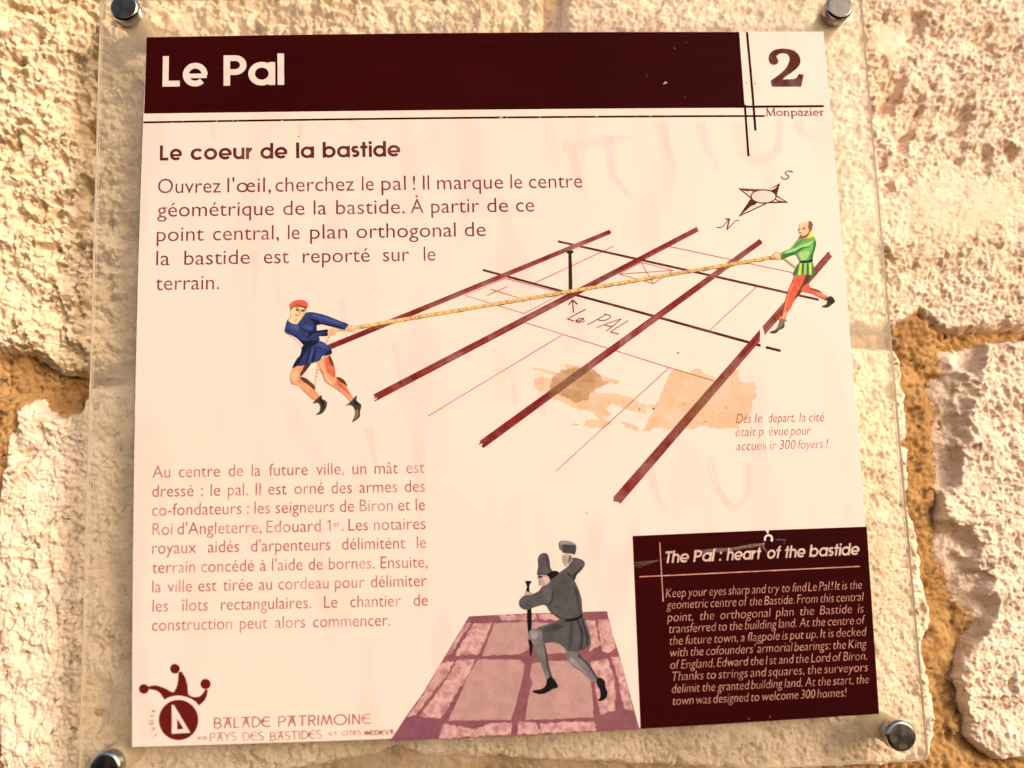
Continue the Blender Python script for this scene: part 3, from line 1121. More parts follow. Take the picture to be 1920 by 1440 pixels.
def brush(a, b, w0, w1, seed):
    """broad marker bar with frayed ends and streaks"""
    rd = random.Random(seed)
    S.stroke([a, b], w0, BAR, w1)
    a_, b_ = np.array(a, float), np.array(b, float)
    L = np.linalg.norm(b_ - a_); d = (b_ - a_) / L; nn = np.array([-d[1], d[0]])
    for k in range(5):
        o = (k - 2) / 5.2
        e0, e1 = rd.uniform(-1, 3), rd.uniform(0, 7)
        S.stroke([tuple(a_ + nn * o * w0 - d * e0), tuple(a_ + nn * o * w0 + d * 6)], w0 / 5, BAR)
        S.stroke([tuple(b_ + nn * o * w1 - d * 6), tuple(b_ + nn * o * w1 + d * e1)], w1 / 5, BAR)
    for k in range(4):
        o = rd.uniform(-0.4, 0.4)
        t0 = rd.uniform(0, 0.5); t1 = t0 + rd.uniform(0.25, 0.5)
        w = lambda t: w0 + (w1 - w0) * t
        S.stroke([tuple(a_ + d * L * t0 + nn * o * w(t0)), tuple(a_ + d * L * t1 + nn * o * w(t1))], 0.7, BARL if k % 2 else RED, 1.3)


brush((1144, 434.5), (612, 653), 8.4, 10.5, 1)
brush((1307, 430), (706, 744), 9.4, 13.5, 2)
brush((1427, 452), (905, 832), 10, 15.5, 3)
brush((1556, 477), (1157, 938), 12, 18.5, 4)
part(S, 'street_plan')

# the pole and its label
S = Sheet(200)
S.stroke([(1069, 474), (1070, 546)], 5.6, BLACK, 7)
S.poly([(1062.5, 471), (1066, 469.5), (1073, 469.5), (1076, 471), (1075, 474), (1071.5, 476.5), (1066.5, 476.5), (1063, 474)], BLACK)
part(S, 'pole_drawing')
S = Sheet(200)
z = Zm(1040, 540, 12)
for q, w in (([(405, 275), (425, 550)], 2.0), ([(310, 380), (405, 265), (515, 365)], 2.2), ([(700, 480), (500, 580), (290, 695), (440, 742)], 1.8),
             (smooth([(480, 738), (560, 735), (640, 705), (660, 685), (610, 680), (530, 700), (480, 735), (500, 765), (580, 765), (680, 735)], 3, False), 1.7),
             ([(1150, 600), (950, 712), (735, 832)], 1.7), (smooth([(1110, 585), (1200, 600), (1260, 640), (1220, 690), (1130, 725), (1050, 730), (970, 712)], 3, False), 1.7),
             ([(950, 890), (1200, 790), (1500, 690)], 1.6), ([(1500, 690), (1330, 840), (1170, 965)], 1.8), ([(1130, 825), (1200, 855), (1320, 865)], 1.8),
             ([(1660, 730), (1450, 860), (1260, 985), (1440, 1035)], 1.8)):
    S.stroke(z(q), w, TXT)
part(S, 'handwritten_label')

# rope across the plan
ROPE = ink('tan rope ink', (0.54, 0.34, 0.125), var=0.15)
ROPED = ink('dark rope twist ink', (0.33, 0.17, 0.06), var=0.2)
ROPEL = ink('light rope ink', (0.60, 0.44, 0.21))
ROPEG = ink('green shadow ink', (0.07, 0.085, 0.06))
S = Sheet(220)
ra, rb = np.array((672.0, 613.0)), np.array((1452.0, 481.5))
S.stroke([tuple(ra), tuple(rb)], 6.4, ROPE, 6.2)
d = (rb - ra) / np.linalg.norm(rb - ra); nn = np.array([-d[1], d[0]])
L = np.linalg.norm(rb - ra)
S.stroke([tuple(ra + nn * 3.1), tuple(rb + nn * 3.0)], 1.1, ROPED)
k = 0
x = 5.0
while x < L - 5:
    c = ra + d * x
    S.stroke([tuple(c - nn * 2.8 - d * 1.4), tuple(c + nn * 2.8 + d * 1.4)], 1.1 if k % 2 else 1.3, (ROPED if k % 3 == 0 else ROPEL))
    if k % 5 == 0 and random.random() < 0.7:
        S.stroke([tuple(c + nn * 3.6), tuple(c + nn * 3.7 + d * random.uniform(5, 18))], 1.1, ROPEG)
    x += random.uniform(4.2, 6.2); k += 1
part(S, 'rope_drawing')

# compass
S = Sheet()
z = Zm(1280, 0, 3)
cx, cy, rx, ry = 455, 1105, 74, 41
tips = [(548, 1033), (590, 1141), (316, 1216), (317, 1059)]
inner = [(530, 1092), (500, 1140), (385, 1118), (400, 1075)]


def ell(a):
    return (cx + rx * math.cos(math.radians(a)), cy + ry * math.sin(math.radians(a)))


S.poly(z([tips[0], ell(-62), (500, 1063), ell(-8)]), RED)
S.poly([z(lp)[0:] for lp in ([tips[0], ell(-70), ell(-40), ell(-5)],)], RED)
S.poly(z([tips[1], ell(0), ell(20), (520, 1125), (540, 1133), ell(48), ell(75)]), RED)
S.poly(z([tips[2], ell(165), ell(150), ell(118)]), RED)
S.poly(z([tips[3], ell(-100), ell(-130), ell(-140), (370, 1072), ell(-168)]), RED)
for t, a in ((0, -65), (1, -5), (2, 80), (3, 170)):
    S.stroke(z([tips[t], ell(a)]), 2.3, RED)
S.poly(z([(525, 1105), (575, 1133), (540, 1128), (518, 1116)]), CREAM)
S.poly(z([(345, 1195), (385, 1158), (425, 1150), (400, 1165)]), CREAM)
S.poly(z([(335, 1070), (372, 1078), (382, 1095), (375, 1098)]), CREAM)
S.poly(z([(535, 1045), (478, 1068), (500, 1070), (520, 1060)]), CREAM)
S.poly([z([(cx + rx * math.cos(t), cy + ry * math.sin(t)) for t in [2 * math.pi * k / 30 for k in range(30)]])], RED)
S.poly([z([(cx + (rx - 7) * math.cos(t), cy + (ry - 7) * math.sin(t)) for t in [2 * math.pi * k / 30 for k in range(30)]])], CREAM)
for q, w in ((smooth([(615, 968), (600, 962), (580, 968), (580, 980), (595, 990), (592, 1003), (572, 1008), (556, 1000)], 3, False), 2.2), ([(612, 962), (618, 972)], 2),
             ([(553, 992), (560, 1003)], 2), ([(200, 1281), (225, 1275), (262, 1232)], 1.6), ([(245, 1232), (262, 1232), (250, 1292)], 2.8),
             ([(250, 1292), (298, 1242), (318, 1238)], 1.7), ([(190, 1281), (216, 1279)], 2), ([(240, 1231), (268, 1231)], 2)):
    S.stroke(z(q), w, RED)
part(S, 'compass_rose')

# ------------------------------------------------------------------ figures
SKIN = ink('pale skin ink', (0.60, 0.41, 0.25)); SKIN2 = ink('warm skin ink', (0.56, 0.31, 0.19)); SKIN3 = ink('orange leg ink', (0.53, 0.22, 0.12), var=0.15)
SKIN4 = ink('red leg shade ink', (0.45, 0.11, 0.06), var=0.2)
BROWN = ink('brown shadow ink', (0.085, 0.03, 0.018), var=0.2)
BLUE = ink('blue tunic ink', (0.020, 0.032, 0.115), var=0.2); BLUED = ink('navy shade ink', (0.006, 0.008, 0.032)); BLUEL = ink('light blue ink', (0.036, 0.056, 0.19), var=0.2)
HAT = ink('coral hat ink', (0.46, 0.085, 0.06)); HATD = ink('dark coral ink', (0.40, 0.045, 0.03))
BOOT = ink('grey boot ink', (0.045, 0.038, 0.030), var=0.3); BOOTD = ink('black boot ink', (0.014, 0.012, 0.011)); BOOTL = ink('light boot ink', (0.15, 0.11, 0.075))
GREEN = ink('green tunic ink', (0.115, 0.30, 0.075), var=0.2); GREENL = ink('light green ink', (0.27, 0.44, 0.15)); GREEND = ink('deep green ink', (0.025, 0.13, 0.040)); YEL = ink('yellow collar ink', (0.58, 0.50, 0.06))
HOSE = ink('red hose ink', (0.50, 0.080, 0.045), var=0.12); HOSEL = ink('light red ink', (0.55, 0.17, 0.10))
HALO = ink('white cut-out edge', (0.64, 0.55, 0.52))


def figure(S, z, items):
    for pts, m in items:
        S.poly(z(smooth(pts, 3)), m)


z = Zm(500, 540, 5.5364)
S = Sheet(330)
# rope tail behind him
for pts in ([(690, 445), (645, 510), (612, 575)], [(540, 800), (515, 920), (495, 1060)], [(720, 440), (830, 432)]):
    S.stroke(z(pts), 3.6, ROPEL)
    for k in range(7):
        t = (k + 0.5) / 7
        i = t * (len(pts) - 1); j = int(i); u_ = i - j
        p = np.array(pts[j]) * (1 - u_) + np.array(pts[j + 1]) * u_
        S.stroke(z([tuple(p + (-10, -5)), tuple(p + (10, 5))]), 1.3, ROPEG if k % 2 else ROPED)
figure(S, z, [
    ([(210, 310), (180, 400), (182, 460), (260, 500), (355, 585), (350, 640), (300, 720), (330, 720), (400, 600), (300, 400)], HALO),
    ([(280, 825), (350, 806), (402, 798), (392, 840), (352, 920), (400, 960), (450, 990), (500, 1060), (545, 1120), (500, 1162), (440, 1120), (380, 1060), (330, 1012), (270, 1000), (247, 960), (252, 880)], SKIN3),
    ([(262, 900), (300, 850), (330, 870), (310, 960), (360, 1020), (430, 1090), (380, 1050), (300, 990), (262, 960)], SKIN2),
    ([(395, 800), (460, 780), (425, 840), (358, 918), (346, 890), (372, 850)], BROWN),
    ([(345, 925), (400, 932), (450, 968), (500, 1020), (497, 1058), (440, 1012), (380, 970)], BROWN),
    ([(525, 765), (570, 740), (605, 700), (660, 690), (690, 780), (715, 860), (722, 930), (770, 975), (820, 1010), (850, 1060), (885, 1110), (902, 1150), (870, 1176), (820, 1122), (740, 1056), (650, 1000), (610, 970), (590, 920), (555, 850), (530, 800)], SKIN3),
    ([(600, 740), (650, 720), (690, 800), (708, 880), (700, 930), (640, 880), (610, 810)], SKIN4),
    ([(560, 800), (590, 790), (620, 880), (650, 950), (700, 1000), (640, 980), (600, 900)], SKIN2),
    ([(720, 950), (780, 990), (840, 1060), (880, 1140), (820, 1080), (750, 1020)], SKIN4),
    ([(655, 700), (692, 775), (697, 825), (660, 780), (642, 720)], BROWN),
    ([(722, 925), (765, 930), (812, 965), (837, 1022), (790, 990), (745, 960)], BROWN),
    ([(478, 1198), (520, 1150), (570, 1110), (578, 1150), (628, 1185), (610, 1260), (570, 1305), (510, 1312), (550, 1280), (556, 1220), (530, 1190)], BOOT),
    ([(822, 1222), (870, 1180), (905, 1140), (937, 1115), (935, 1170), (985, 1215), (970, 1280), (965, 1340), (890, 1392), (920, 1310), (910, 1245), (870, 1212)], BOOT),
    ([(570, 1150), (600, 1180), (590, 1240), (560, 1290), (575, 1220), (545, 1170)], BOOTD),
    ([(920, 1160), (965, 1215), (945, 1230), (900, 1190)], BOOTD),
    ([(925, 1270), (950, 1270), (945, 1330), (910, 1370)], BOOTL),
    ([(372, 600), (450, 580), (540, 548), (600, 570), (650, 610), (680, 660), (665, 690), (610, 700), (575, 710), (560, 745), (520, 765), (470, 775), (440, 790), (400, 800), (350, 810), (310, 805), (268, 830), (285, 790), (310, 740), (350, 690)], BLUE),
    ([(372, 600), (450, 575), (545, 545), (500, 590), (440, 620), (392, 690), (352, 760), (322, 805), (268, 830), (310, 740), (352, 690)], BLUED),
    ([(440, 640), (455, 640), (420, 780), (400, 785)], BLUED), ([(500, 620), (515, 615), (490, 760), (465, 765)], BLUED), ([(560, 600), (585, 620), (560, 640), (545, 620)], BLUED),
    ([(600, 690), (650, 650), (672, 665), (660, 688), (620, 702)], BLUED),
    ([(540, 575), (600, 585), (640, 625), (600, 640), (560, 620)], BLUEL), ([(470, 650), (490, 640), (450, 760), (435, 760)], BLUEL),
])
S.poly(z(smooth([(235, 305), (215, 330), (195, 390), (186, 440), (205, 470), (260, 492), (320, 530), (365, 577), (390, 592), (470, 570), (545, 546), (550, 520), (545, 500), (600, 497), (640, 490), (640, 430), (560, 440), (521, 445), (522, 385), (560, 375), (620, 380), (690, 402), (810, 432), (852, 380), (760, 340), (620, 285), (540, 262), (470, 250), (420, 252), (395, 270), (360, 322), (320, 365), (280, 368), (245, 345)], 3)), BLUE)
figure(S, z, [
    ([(215, 350), (250, 370), (330, 385), (330, 430), (260, 440), (205, 420)], BLUEL),
    ([(480, 270), (600, 295), (740, 350), (800, 375), (740, 375), (600, 330), (500, 300)], BLUEL),
    ([(450, 330), (485, 318), (545, 340), (562, 375), (520, 387), (520, 445), (480, 440), (500, 400), (480, 350)], BLUED),
    ([(330, 395), (400, 440), (470, 447), (640, 430), (640, 455), (520, 462), (450, 500), (402, 530), (438, 470), (380, 440)], BLUED),
    ([(205, 470), (260, 488), (330, 525), (375, 585), (420, 590), (545, 545), (440, 545), (370, 545), (300, 490)], BLUED),
    ([(560, 365), (640, 370), (800, 415), (808, 430), (690, 402), (600, 380)], BLUED),
    ([(600, 470), (640, 470), (640, 490), (600, 497), (560, 497)], BLUED),
    ([(360, 400), (440, 390), (470, 420), (420, 430)], BLUEL),
    ([(815, 430), (852, 385), (900, 388), (945, 395), (955, 410), (930, 440), (900, 455), (850, 445)], SKIN2),
    ([(635, 475), (640, 432), (680, 418), (725, 425), (740, 450), (700, 485), (650, 488)], SKIN2),
    ([(850, 395), (900, 396), (930, 405), (900, 420), (860, 415)], SKIN),
    ([(235, 300), (255, 320), (300, 358), (330, 362), (310, 374), (262, 366), (226, 338)], SKIN),
    ([(248, 215), (262, 190), (300, 182), (395, 192), (412, 225), (395, 262), (330, 300), (262, 260)], BROWN),
    ([(255, 225), (285, 198), (330, 194), (380, 205), (405, 228), (398, 255), (370, 300), (340, 342), (305, 356), (270, 340), (250, 305), (248, 260)], SKIN),
    ([(385, 225), (402, 232), (396, 258), (368, 302), (345, 338), (365, 280)], SKIN2),
    ([(243, 190), (240, 170), (262, 145), (300, 128), (350, 122), (395, 130), (420, 150), (432, 175), (425, 200), (395, 195), (350, 185), (310, 183), (275, 195), (255, 210)], HAT),
    ([(260, 190), (310, 178), (360, 178), (420, 190), (424, 202), (390, 197), (340, 186), (300, 186), (258, 208)], HATD),
    ([(305, 214), (330, 218), (332, 236), (312, 240)], BROWN), ([(352, 236), (372, 226), (397, 222), (392, 240), (365, 246)], BROWN),
    ([(275, 326), (300, 332), (322, 318), (318, 328), (298, 338)], BROWN), ([(292, 275), (310, 290), (328, 290), (312, 280)], BROWN),
])
S.stroke(z([(338, 225), (345, 265), (325, 290)]), 0.9, BROWN)
S.stroke(z([(300, 200), (335, 205)]), 0.9, BROWN)
part(S, 'printed_figure', 'printed figure in a blue tunic and red cap pulling the rope')

z = Zm(1400, 300, 4.235)
S = Sheet(330)
S.stroke(z([(292, 775), (340, 815), (395, 855)]), 3.6, ROPE)
for k in range(5):
    S.stroke(z([(300 + k * 20, 775 + k * 17), (294 + k * 20, 792 + k * 17)]), 1, ROPED)
figure(S, z, [
    ([(455, 1000), (490, 985), (510, 1015), (560, 1030), (600, 1060), (642, 1085), (625, 1106), (580, 1090), (520, 1060), (450, 1045), (430, 1030)], HOSE),
    ([(500, 1015), (560, 1028), (600, 1055), (560, 1042), (515, 1030)], BROWN),
    ([(560, 1050), (600, 1062), (632, 1088), (600, 1088), (560, 1070)], HOSEL),
    ([(390, 912), (480, 908), (472, 950), (430, 1020), (385, 1090), (355, 1170), (325, 1210), (305, 1266), (275, 1260), (290, 1200), (310, 1110), (330, 1040), (360, 970)], HOSE),
    ([(360, 985), (375, 985), (340, 1060), (310, 1180), (290, 1240), (300, 1170), (335, 1050)], HOSEL),
    ([(300, 1210), (318, 1205), (300, 1260), (280, 1255)], SKIN2),
    ([(475, 910), (508, 914), (492, 960), (452, 1000), (415, 1065), (380, 1095), (425, 1015), (450, 965)], BROWN),
    ([(180, 1367), (230, 1345), (255, 1305), (262, 1272), (255, 1258), (320, 1270), (300, 1290), (298, 1330), (260, 1350), (230, 1375)], BOOTL),
    ([(180, 1367), (240, 1345), (290, 1310), (300, 1295), (298, 1330), (260, 1350), (230, 1375)], BOOT),
    ([(598, 1163), (635, 1140), (642, 1115), (620, 1110), (660, 1080), (690, 1095), (702, 1125), (680, 1145), (650, 1168), (625, 1170)], BOOT),
    ([(645, 1105), (675, 1095), (698, 1125), (670, 1140), (655, 1130)], BOOTD),
    ([(415, 622), (440, 625), (475, 620), (525, 605), (546, 625), (553, 660), (545, 700), (527, 760), (520, 800), (430, 810), (410, 780), (388, 750), (330, 770), (285, 790), (270, 785), (265, 740), (340, 705), (380, 665)], GREEN),
    ([(300, 735), (370, 705), (430, 680), (500, 650), (530, 640), (490, 685), (420, 705), (340, 745)], GREENL),
    ([(420, 735), (470, 725), (500, 730), (480, 780), (440, 795), (420, 770)], GREENL),
    ([(535, 640), (553, 660), (546, 700), (528, 760), (520, 800), (490, 805), (515, 740), (530, 690)], GREEND),
    ([(275, 755), (380, 725), (440, 692), (512, 688), (450, 706), (400, 742), (332, 768), (282, 788)], GREEND),
    ([(440, 628), (430, 650), (395, 685), (360, 700), (400, 670)], GREEND),
    ([(428, 810), (520, 803), (535, 860), (541, 900), (515, 918), (470, 905), (430, 915), (370, 910), (390, 860)], GREEN),
    ([(370, 912), (392, 850), (412, 825), (400, 905)], GREEND), ([(440, 825), (455, 822), (450, 905), (436, 908)], GREEND), ([(478, 822), (490, 820), (492, 905), (478, 905)], GREEND),
    ([(522, 830), (536, 860), (541, 900), (518, 916)], GREEND),
    ([(424, 830), (436, 826), (430, 905), (412, 905)], YEL), ([(460, 828), (473, 826), (470, 900), (456, 900)], GREENL), ([(497, 826), (510, 824), (514, 898), (500, 900)], YEL),
    ([(428, 800), (470, 800), (520, 790), (522, 808), (470, 816), (425, 816)], BLUED),
    ([(478, 612), (500, 582), (515, 572), (528, 600), (505, 620), (475, 622)], YEL),
    ([(485, 490), (510, 487), (525, 510), (521, 545), (505, 572), (490, 562), (488, 530)], ink('auburn hair ink', (0.22, 0.06, 0.03))),
    ([(418, 545), (420, 515), (445, 492), (480, 487), (491, 500), (488, 540), (497, 560), (475, 592), (450, 602), (430, 602), (425, 582), (413, 566)], SKIN),
    ([(424, 602), (450, 604), (478, 588), (502, 570), (482, 607), (440, 626), (418, 616)], ink('auburn hair ink', (0.22, 0.06, 0.03))),
    ([(440, 545), (462, 536), (460, 548), (445, 552)], BROWN), ([(415, 550), (428, 548), (426, 558), (416, 558)], BROWN), ([(424, 572), (440, 576), (432, 582)], BROWN),
    ([(430, 592), (445, 594), (438, 602)], HATD),
    ([(208, 750), (230, 730), (265, 738), (272, 785), (240, 790), (215, 775)], SKIN2), ([(222, 750), (245, 742), (258, 760), (235, 770)], SKIN),
])
part(S, 'printed_figure', 'printed figure in a green tunic and red hose holding the rope end')

# ------------------------------------------------------------------ paving picture
def mottled(name, a, b, c, lo=0.42, hi=0.6, sc=260):
    m, n, l, p = mat(name)
    v = coords(n, l)
    f1 = noise(n, l, v, sc, 5, 0.65, 0.5); f2 = noise(n, l, v, sc * 3.5, 3, 0.6)
    k = mix(n, l, ramp(n, l, f1, lo, hi), a, b)
    k = mix(n, l, ramp(n, l, f2, 0.55, 0.8, 0, 0.55), k, c)
    l.new(k, p.inputs['Base Color'])
    p.inputs['Roughness'].default_value = 0.5
    p.inputs['Specular IOR Level'].default_value = 0.2
    return m


JOINT = mottled('plum joint print', (0.135, 0.040, 0.058), (0.185, 0.062, 0.080), (0.11, 0.035, 0.06), 0.3, 0.7, 140)
SLAB = mottled('dusky pink slab print', (0.285, 0.158, 0.158), (0.36, 0.205, 0.20), (0.20, 0.10, 0.11), 0.3, 0.7, 110)
SPOT = mottled('pale pink cobble print', (0.26, 0.11, 0.125), (0.46, 0.27, 0.265), (0.34, 0.165, 0.175), 0.34, 0.62, 230)
z = Zm(730, 1130, 3.918)
S = Sheet(40)
S.poly(z([(585, 100), (1000, 80), (1600, 62), (1612, 120), (1640, 230), (1690, 385), (1760, 640), (1838, 930), (1000, 975), (5, 1016), (120, 840), (250, 660), (380, 440), (480, 275)]), JOINT)
sd = 0
for pts, m in (([(770, 150), (1010, 140), (1190, 150), (1015, 345), (955, 378), (680, 392), (705, 325)], SLAB), ([(650, 415), (960, 420), (995, 452), (962, 620), (895, 862), (430, 867), (520, 680), (565, 560)], SLAB),
               ([(1140, 285), (1240, 300), (1300, 340), (1300, 368), (1150, 378)], SLAB), ([(1050, 448), (1200, 425), (1330, 428), (1475, 480), (1503, 842), (1000, 862), (1020, 700), (1052, 600), (1033, 540)], SLAB),
               ([(620, 150), (752, 145), (742, 190), (655, 378), (488, 388), (540, 280)], SPOT), ([(560, 150), (602, 148), (522, 260), (462, 372), (415, 388), (482, 280)], SPOT),
               ([(500, 425), (632, 415), (560, 560), (500, 655), (378, 852), (220, 832), (330, 690), (432, 540)], SPOT), ([(378, 440), (474, 430), (420, 545), (330, 640), (198, 822), (130, 840), (250, 678)], SPOT),
               ([(808, 95), (1078, 86), (1090, 126), (830, 132)], SPOT), ([(1096, 84), (1260, 80), (1240, 128), (1102, 126)], SPOT),
               ([(1440, 132), (1510, 126), (1545, 310), (1470, 362), (1460, 280)], SPOT), ([(1530, 124), (1612, 120), (1642, 230), (1664, 330), (1600, 372), (1562, 352)], SPOT),
               ([(1478, 432), (1600, 410), (1655, 560), (1662, 795), (1550, 822), (1530, 720), (1512, 600)], SPOT), ([(1628, 400), (1692, 394), (1732, 540), (1795, 792), (1732, 782), (1704, 682), (1692, 600)], SPOT),
               ([(400, 890), (500, 908), (640, 925), (770, 880), (900, 880), (890, 970), (362, 998)], SPOT), ([(952, 875), (1075, 880), (1112, 962), (935, 972)], SPOT), ([(1110, 885), (1500, 870), (1522, 942), (1120, 962)], SPOT)):
    sd += 1
    S.poly(z(rough(pts, 7 if m is SPOT else 4, 22, sd)), m)
S.poly(z([(5, 1016), (120, 842), (385, 858), (360, 998)]), mottled('violet joint print', (0.125, 0.040, 0.070), (0.17, 0.055, 0.085), (0.10, 0.035, 0.065), 0.3, 0.7, 120))
part(S, 'paving_picture')

# mason figure in grey
def grey(v, name):
    v *= 0.72
    return ink(name, (v * 1.0, v * 0.90, v * 1.0), var=0.14)


G1, G2, G3, G4, G5, GK = grey(0.055, 'dark grey ink'), grey(0.085, 'charcoal grey ink'), grey(0.17, 'mid grey ink'), grey(0.30, 'light grey ink'), grey(0.035, 'deep grey ink'), grey(0.006, 'soot ink')
GF = ink('greyish face ink', (0.36, 0.25, 0.22))
z = Zm(940, 1000, 4.2333)
S = Sheet(80)
figure(S, z, [
    ([(204, 590), (238, 590), (240, 775), (222, 790), (210, 780)], GK),
    ([(213, 835), (248, 865), (245, 940), (232, 980), (220, 900)], GK),
    ([(510, 920), (560, 935), (625, 925), (632, 990), (680, 1030), (720, 1090), (767, 1150), (755, 1190), (700, 1160), (640, 1100), (560, 1050), (520, 980)], G3),
    ([(615, 950), (640, 985), (690, 1030), (768, 1148), (752, 1158), (700, 1070), (640, 1005), (610, 985)], G1),
    ([(540, 985), (580, 1000), (650, 1080), (700, 1130), (640, 1090), (560, 1035)], G4),
    ([(755, 1190), (770, 1143), (820, 1168), (826, 1220), (843, 1260), (831, 1310), (790, 1332), (762, 1326), (785, 1300), (780, 1240)], GK),
    ([(475, 690), (520, 698), (600, 688), (645, 655), (672, 700), (697, 770), (711, 870), (680, 905), (622, 936), (530, 936), (500, 910), (440, 865), (370, 870), (325, 868), (312, 800), (280, 755), (340, 730), (420, 708)], G2),
    ([(600, 700), (620, 698), (652, 800), (640, 900), (622, 920), (630, 800)], G5), ([(636, 690), (648, 680), (685, 790), (690, 880), (675, 890), (668, 790)], G5),
    ([(340, 740), (430, 720), (500, 740), (420, 770), (340, 790)], G1), ([(550, 720), (570, 720), (560, 900), (530, 900)], G1), ([(660, 700), (675, 720), (700, 800), (690, 800)], G3),
    ([(215, 790), (235, 765), (280, 758), (320, 785), (324, 840), (347, 890), (362, 960), (372, 1050), (402, 1140), (365, 1172), (330, 1080), (300, 1000), (265, 900), (250, 855), (220, 840)], G3),
    ([(335, 870), (350, 900), (365, 960), (378, 1050), (404, 1140), (388, 1152), (362, 1060), (348, 960)], G1),
    ([(228, 785), (260, 770), (290, 790), (280, 830), (245, 835)], G4),
    ([(360, 1166), (400, 1138), (452, 1215), (410, 1236), (350, 1270), (300, 1276), (250, 1261), (256, 1247), (320, 1235), (356, 1200)], GK),
    ([(188, 382), (212, 376), (236, 380), (238, 392), (226, 405), (222, 440), (226, 468), (195, 464), (203, 430), (198, 405)], GK),
    ([(380, 380), (400, 345), (460, 318), (540, 335), (580, 375), (612, 440), (637, 520), (641, 580), (641, 648), (600, 682), (520, 697), (470, 682), (420, 650), (380, 615), (345, 570), (270, 585), (200, 608), (152, 588), (139, 550), (155, 515), (190, 490), (250, 480), (300, 455), (320, 425), (350, 408)], G2),
    ([(340, 420), (395, 430), (412, 500), (392, 555), (345, 560), (330, 500)], grey(0.10, 'soft grey ink')),
    ([(400, 440), (415, 500), (395, 560), (360, 570), (390, 540), (402, 495)], G5),
    ([(160, 530), (230, 500), (310, 480), (320, 500), (230, 530), (170, 560)], grey(0.10, 'soft grey ink')),
    ([(560, 400), (600, 450), (625, 540), (630, 630), (600, 600), (590, 500)], G1), ([(430, 400), (520, 400), (560, 480), (500, 560), (430, 500)], grey(0.075, 'flat grey ink')),
    ([(380, 600), (430, 640), (500, 675), (600, 665), (520, 690), (430, 655)], G5),
    ([(560, 195), (610, 198), (655, 220), (663, 250), (640, 290), (600, 330), (580, 377), (540, 345), (455, 322), (490, 290), (520, 268), (545, 235)], G2),
    ([(560, 340), (600, 300), (640, 250), (630, 290), (595, 335), (580, 372)], G5), ([(570, 205), (610, 205), (640, 225), (600, 240), (560, 260)], grey(0.10, 'soft grey ink')),
    ([(520, 300), (545, 320), (560, 345), (530, 340)], G5),
    ([(458, 70), (500, 57), (560, 68), (593, 90), (596, 120), (585, 168), (545, 160), (490, 155), (475, 135), (460, 125)], G3),
    ([(487, 92), (540, 88), (590, 100), (583, 165), (540, 156), (492, 150)], G1), ([(462, 75), (500, 62), (560, 72), (585, 90), (490, 86)], G4),
    ([(485, 175), (520, 160), (558, 175), (560, 225), (530, 245), (515, 268), (492, 240), (484, 210)], GF), ([(538, 180), (556, 185), (552, 220), (530, 235)], G3),
    ([(285, 330), (294, 260), (290, 210), (305, 170), (340, 155), (370, 170), (384, 220), (390, 270), (412, 300), (440, 298), (462, 320), (440, 350), (390, 345), (350, 335)], G2),
    ([(360, 330), (400, 300), (440, 298), (458, 318), (420, 350), (382, 372), (375, 345)], GK),
    ([(350, 165), (375, 190), (388, 260), (375, 300), (360, 240)], G1),
    ([(293, 335), (350, 333), (375, 345), (387, 378), (370, 405), (325, 416), (296, 412), (300, 385), (291, 365)], GF),
    ([(292, 336), (330, 340), (318, 352), (298, 356)], G1), ([(298, 380), (312, 384), (302, 400)], G3), ([(330, 350), (365, 355), (372, 385), (345, 390)], ink('light face ink', (0.50, 0.36, 0.31))),
    ([(503, 702), (520, 685), (600, 668), (641, 635), (643, 660), (600, 690), (545, 702)], GK),
    ([(183, 490), (195, 458), (215, 465), (242, 470), (250, 485), (215, 490)], GF),
])
for y in (192, 208, 224):
    S.stroke(z([(488, y), (525, y - 4)]), 0.7, G3)
part(S, 'printed_figure', 'printed grey figure of a mason raising a hammer over a stake')

# ------------------------------------------------------------------ English box
S = Sheet()
S.poly(bez((1186, 1005), (1625, 987.5), (1406, 995.5)) + bez((1648.5, 1338.5), (1201, 1366.5), (1425, 1353)), band)
part(S, 'english_text_box')
S = Sheet(60)
S.stroke([(1237, 1017), (1243.5, 1128)], 1.8, CREAM2)
S.stroke([(1199, 1081.5), (1612, 1062)], 1.9, CREAM2)
part(S, 'box_rules')
S = Sheet(60, 40)
heading(S, ['The', 'Pal', ':', 'heart', 'of', 'the', 'bastide'], (1245, 1056), (1612, 1040), 22, 0.122, ink('dim cream', (0.47, 0.33, 0.29)),
        [(1245, 1290), (1299, 1337), (1347, 1350.5), (1361, 1424), (1436, 1461), (1469, 1508), (1516, 1610)], shear=0.21, track=0.035)
part(S, 'english_title')
S = Sheet(60)
for t, p0, p1 in (("Keep your eyes sharp and try to find Le Pal ! It is the", (1248, 1120.5), (1615, 1104)),
                  ("geometric centre of the Bastide. From this central", (1250, 1142), (1617, 1126.5)),
                  ("point, the orthogonal plan the Bastide is", (1251.5, 1165.5), (1618, 1148.5)),
                  ("transferred to the building land. At the centre of", (1253, 1187), (1620, 1170)),
                  ("the future town, a flagpole is put up. It is decked", (1254, 1209.5), (1622, 1192)),
                  ("with the cofounders' armorial bearings: the King", (1255, 1231.5), (1623, 1214.5)),
                  ("of England, Edward the 1st and the Lord of Biron.", (1256, 1254.5), (1625, 1237)),
                  ("Thanks to strings and squares, the surveyors", (1258, 1276.5), (1626, 1258.5)),
                  ("delimit the granted building land. At the start, the", (1259, 1299.5), (1628, 1281)),
                  ("town was designed to welcome 300 homes!", (1260, 1322), (1585, 1306))):
    text_line(S, t.split(), p0, p1, CREAM2, 11.2, -0.017, 0.2)
part(S, 'english_paragraph')

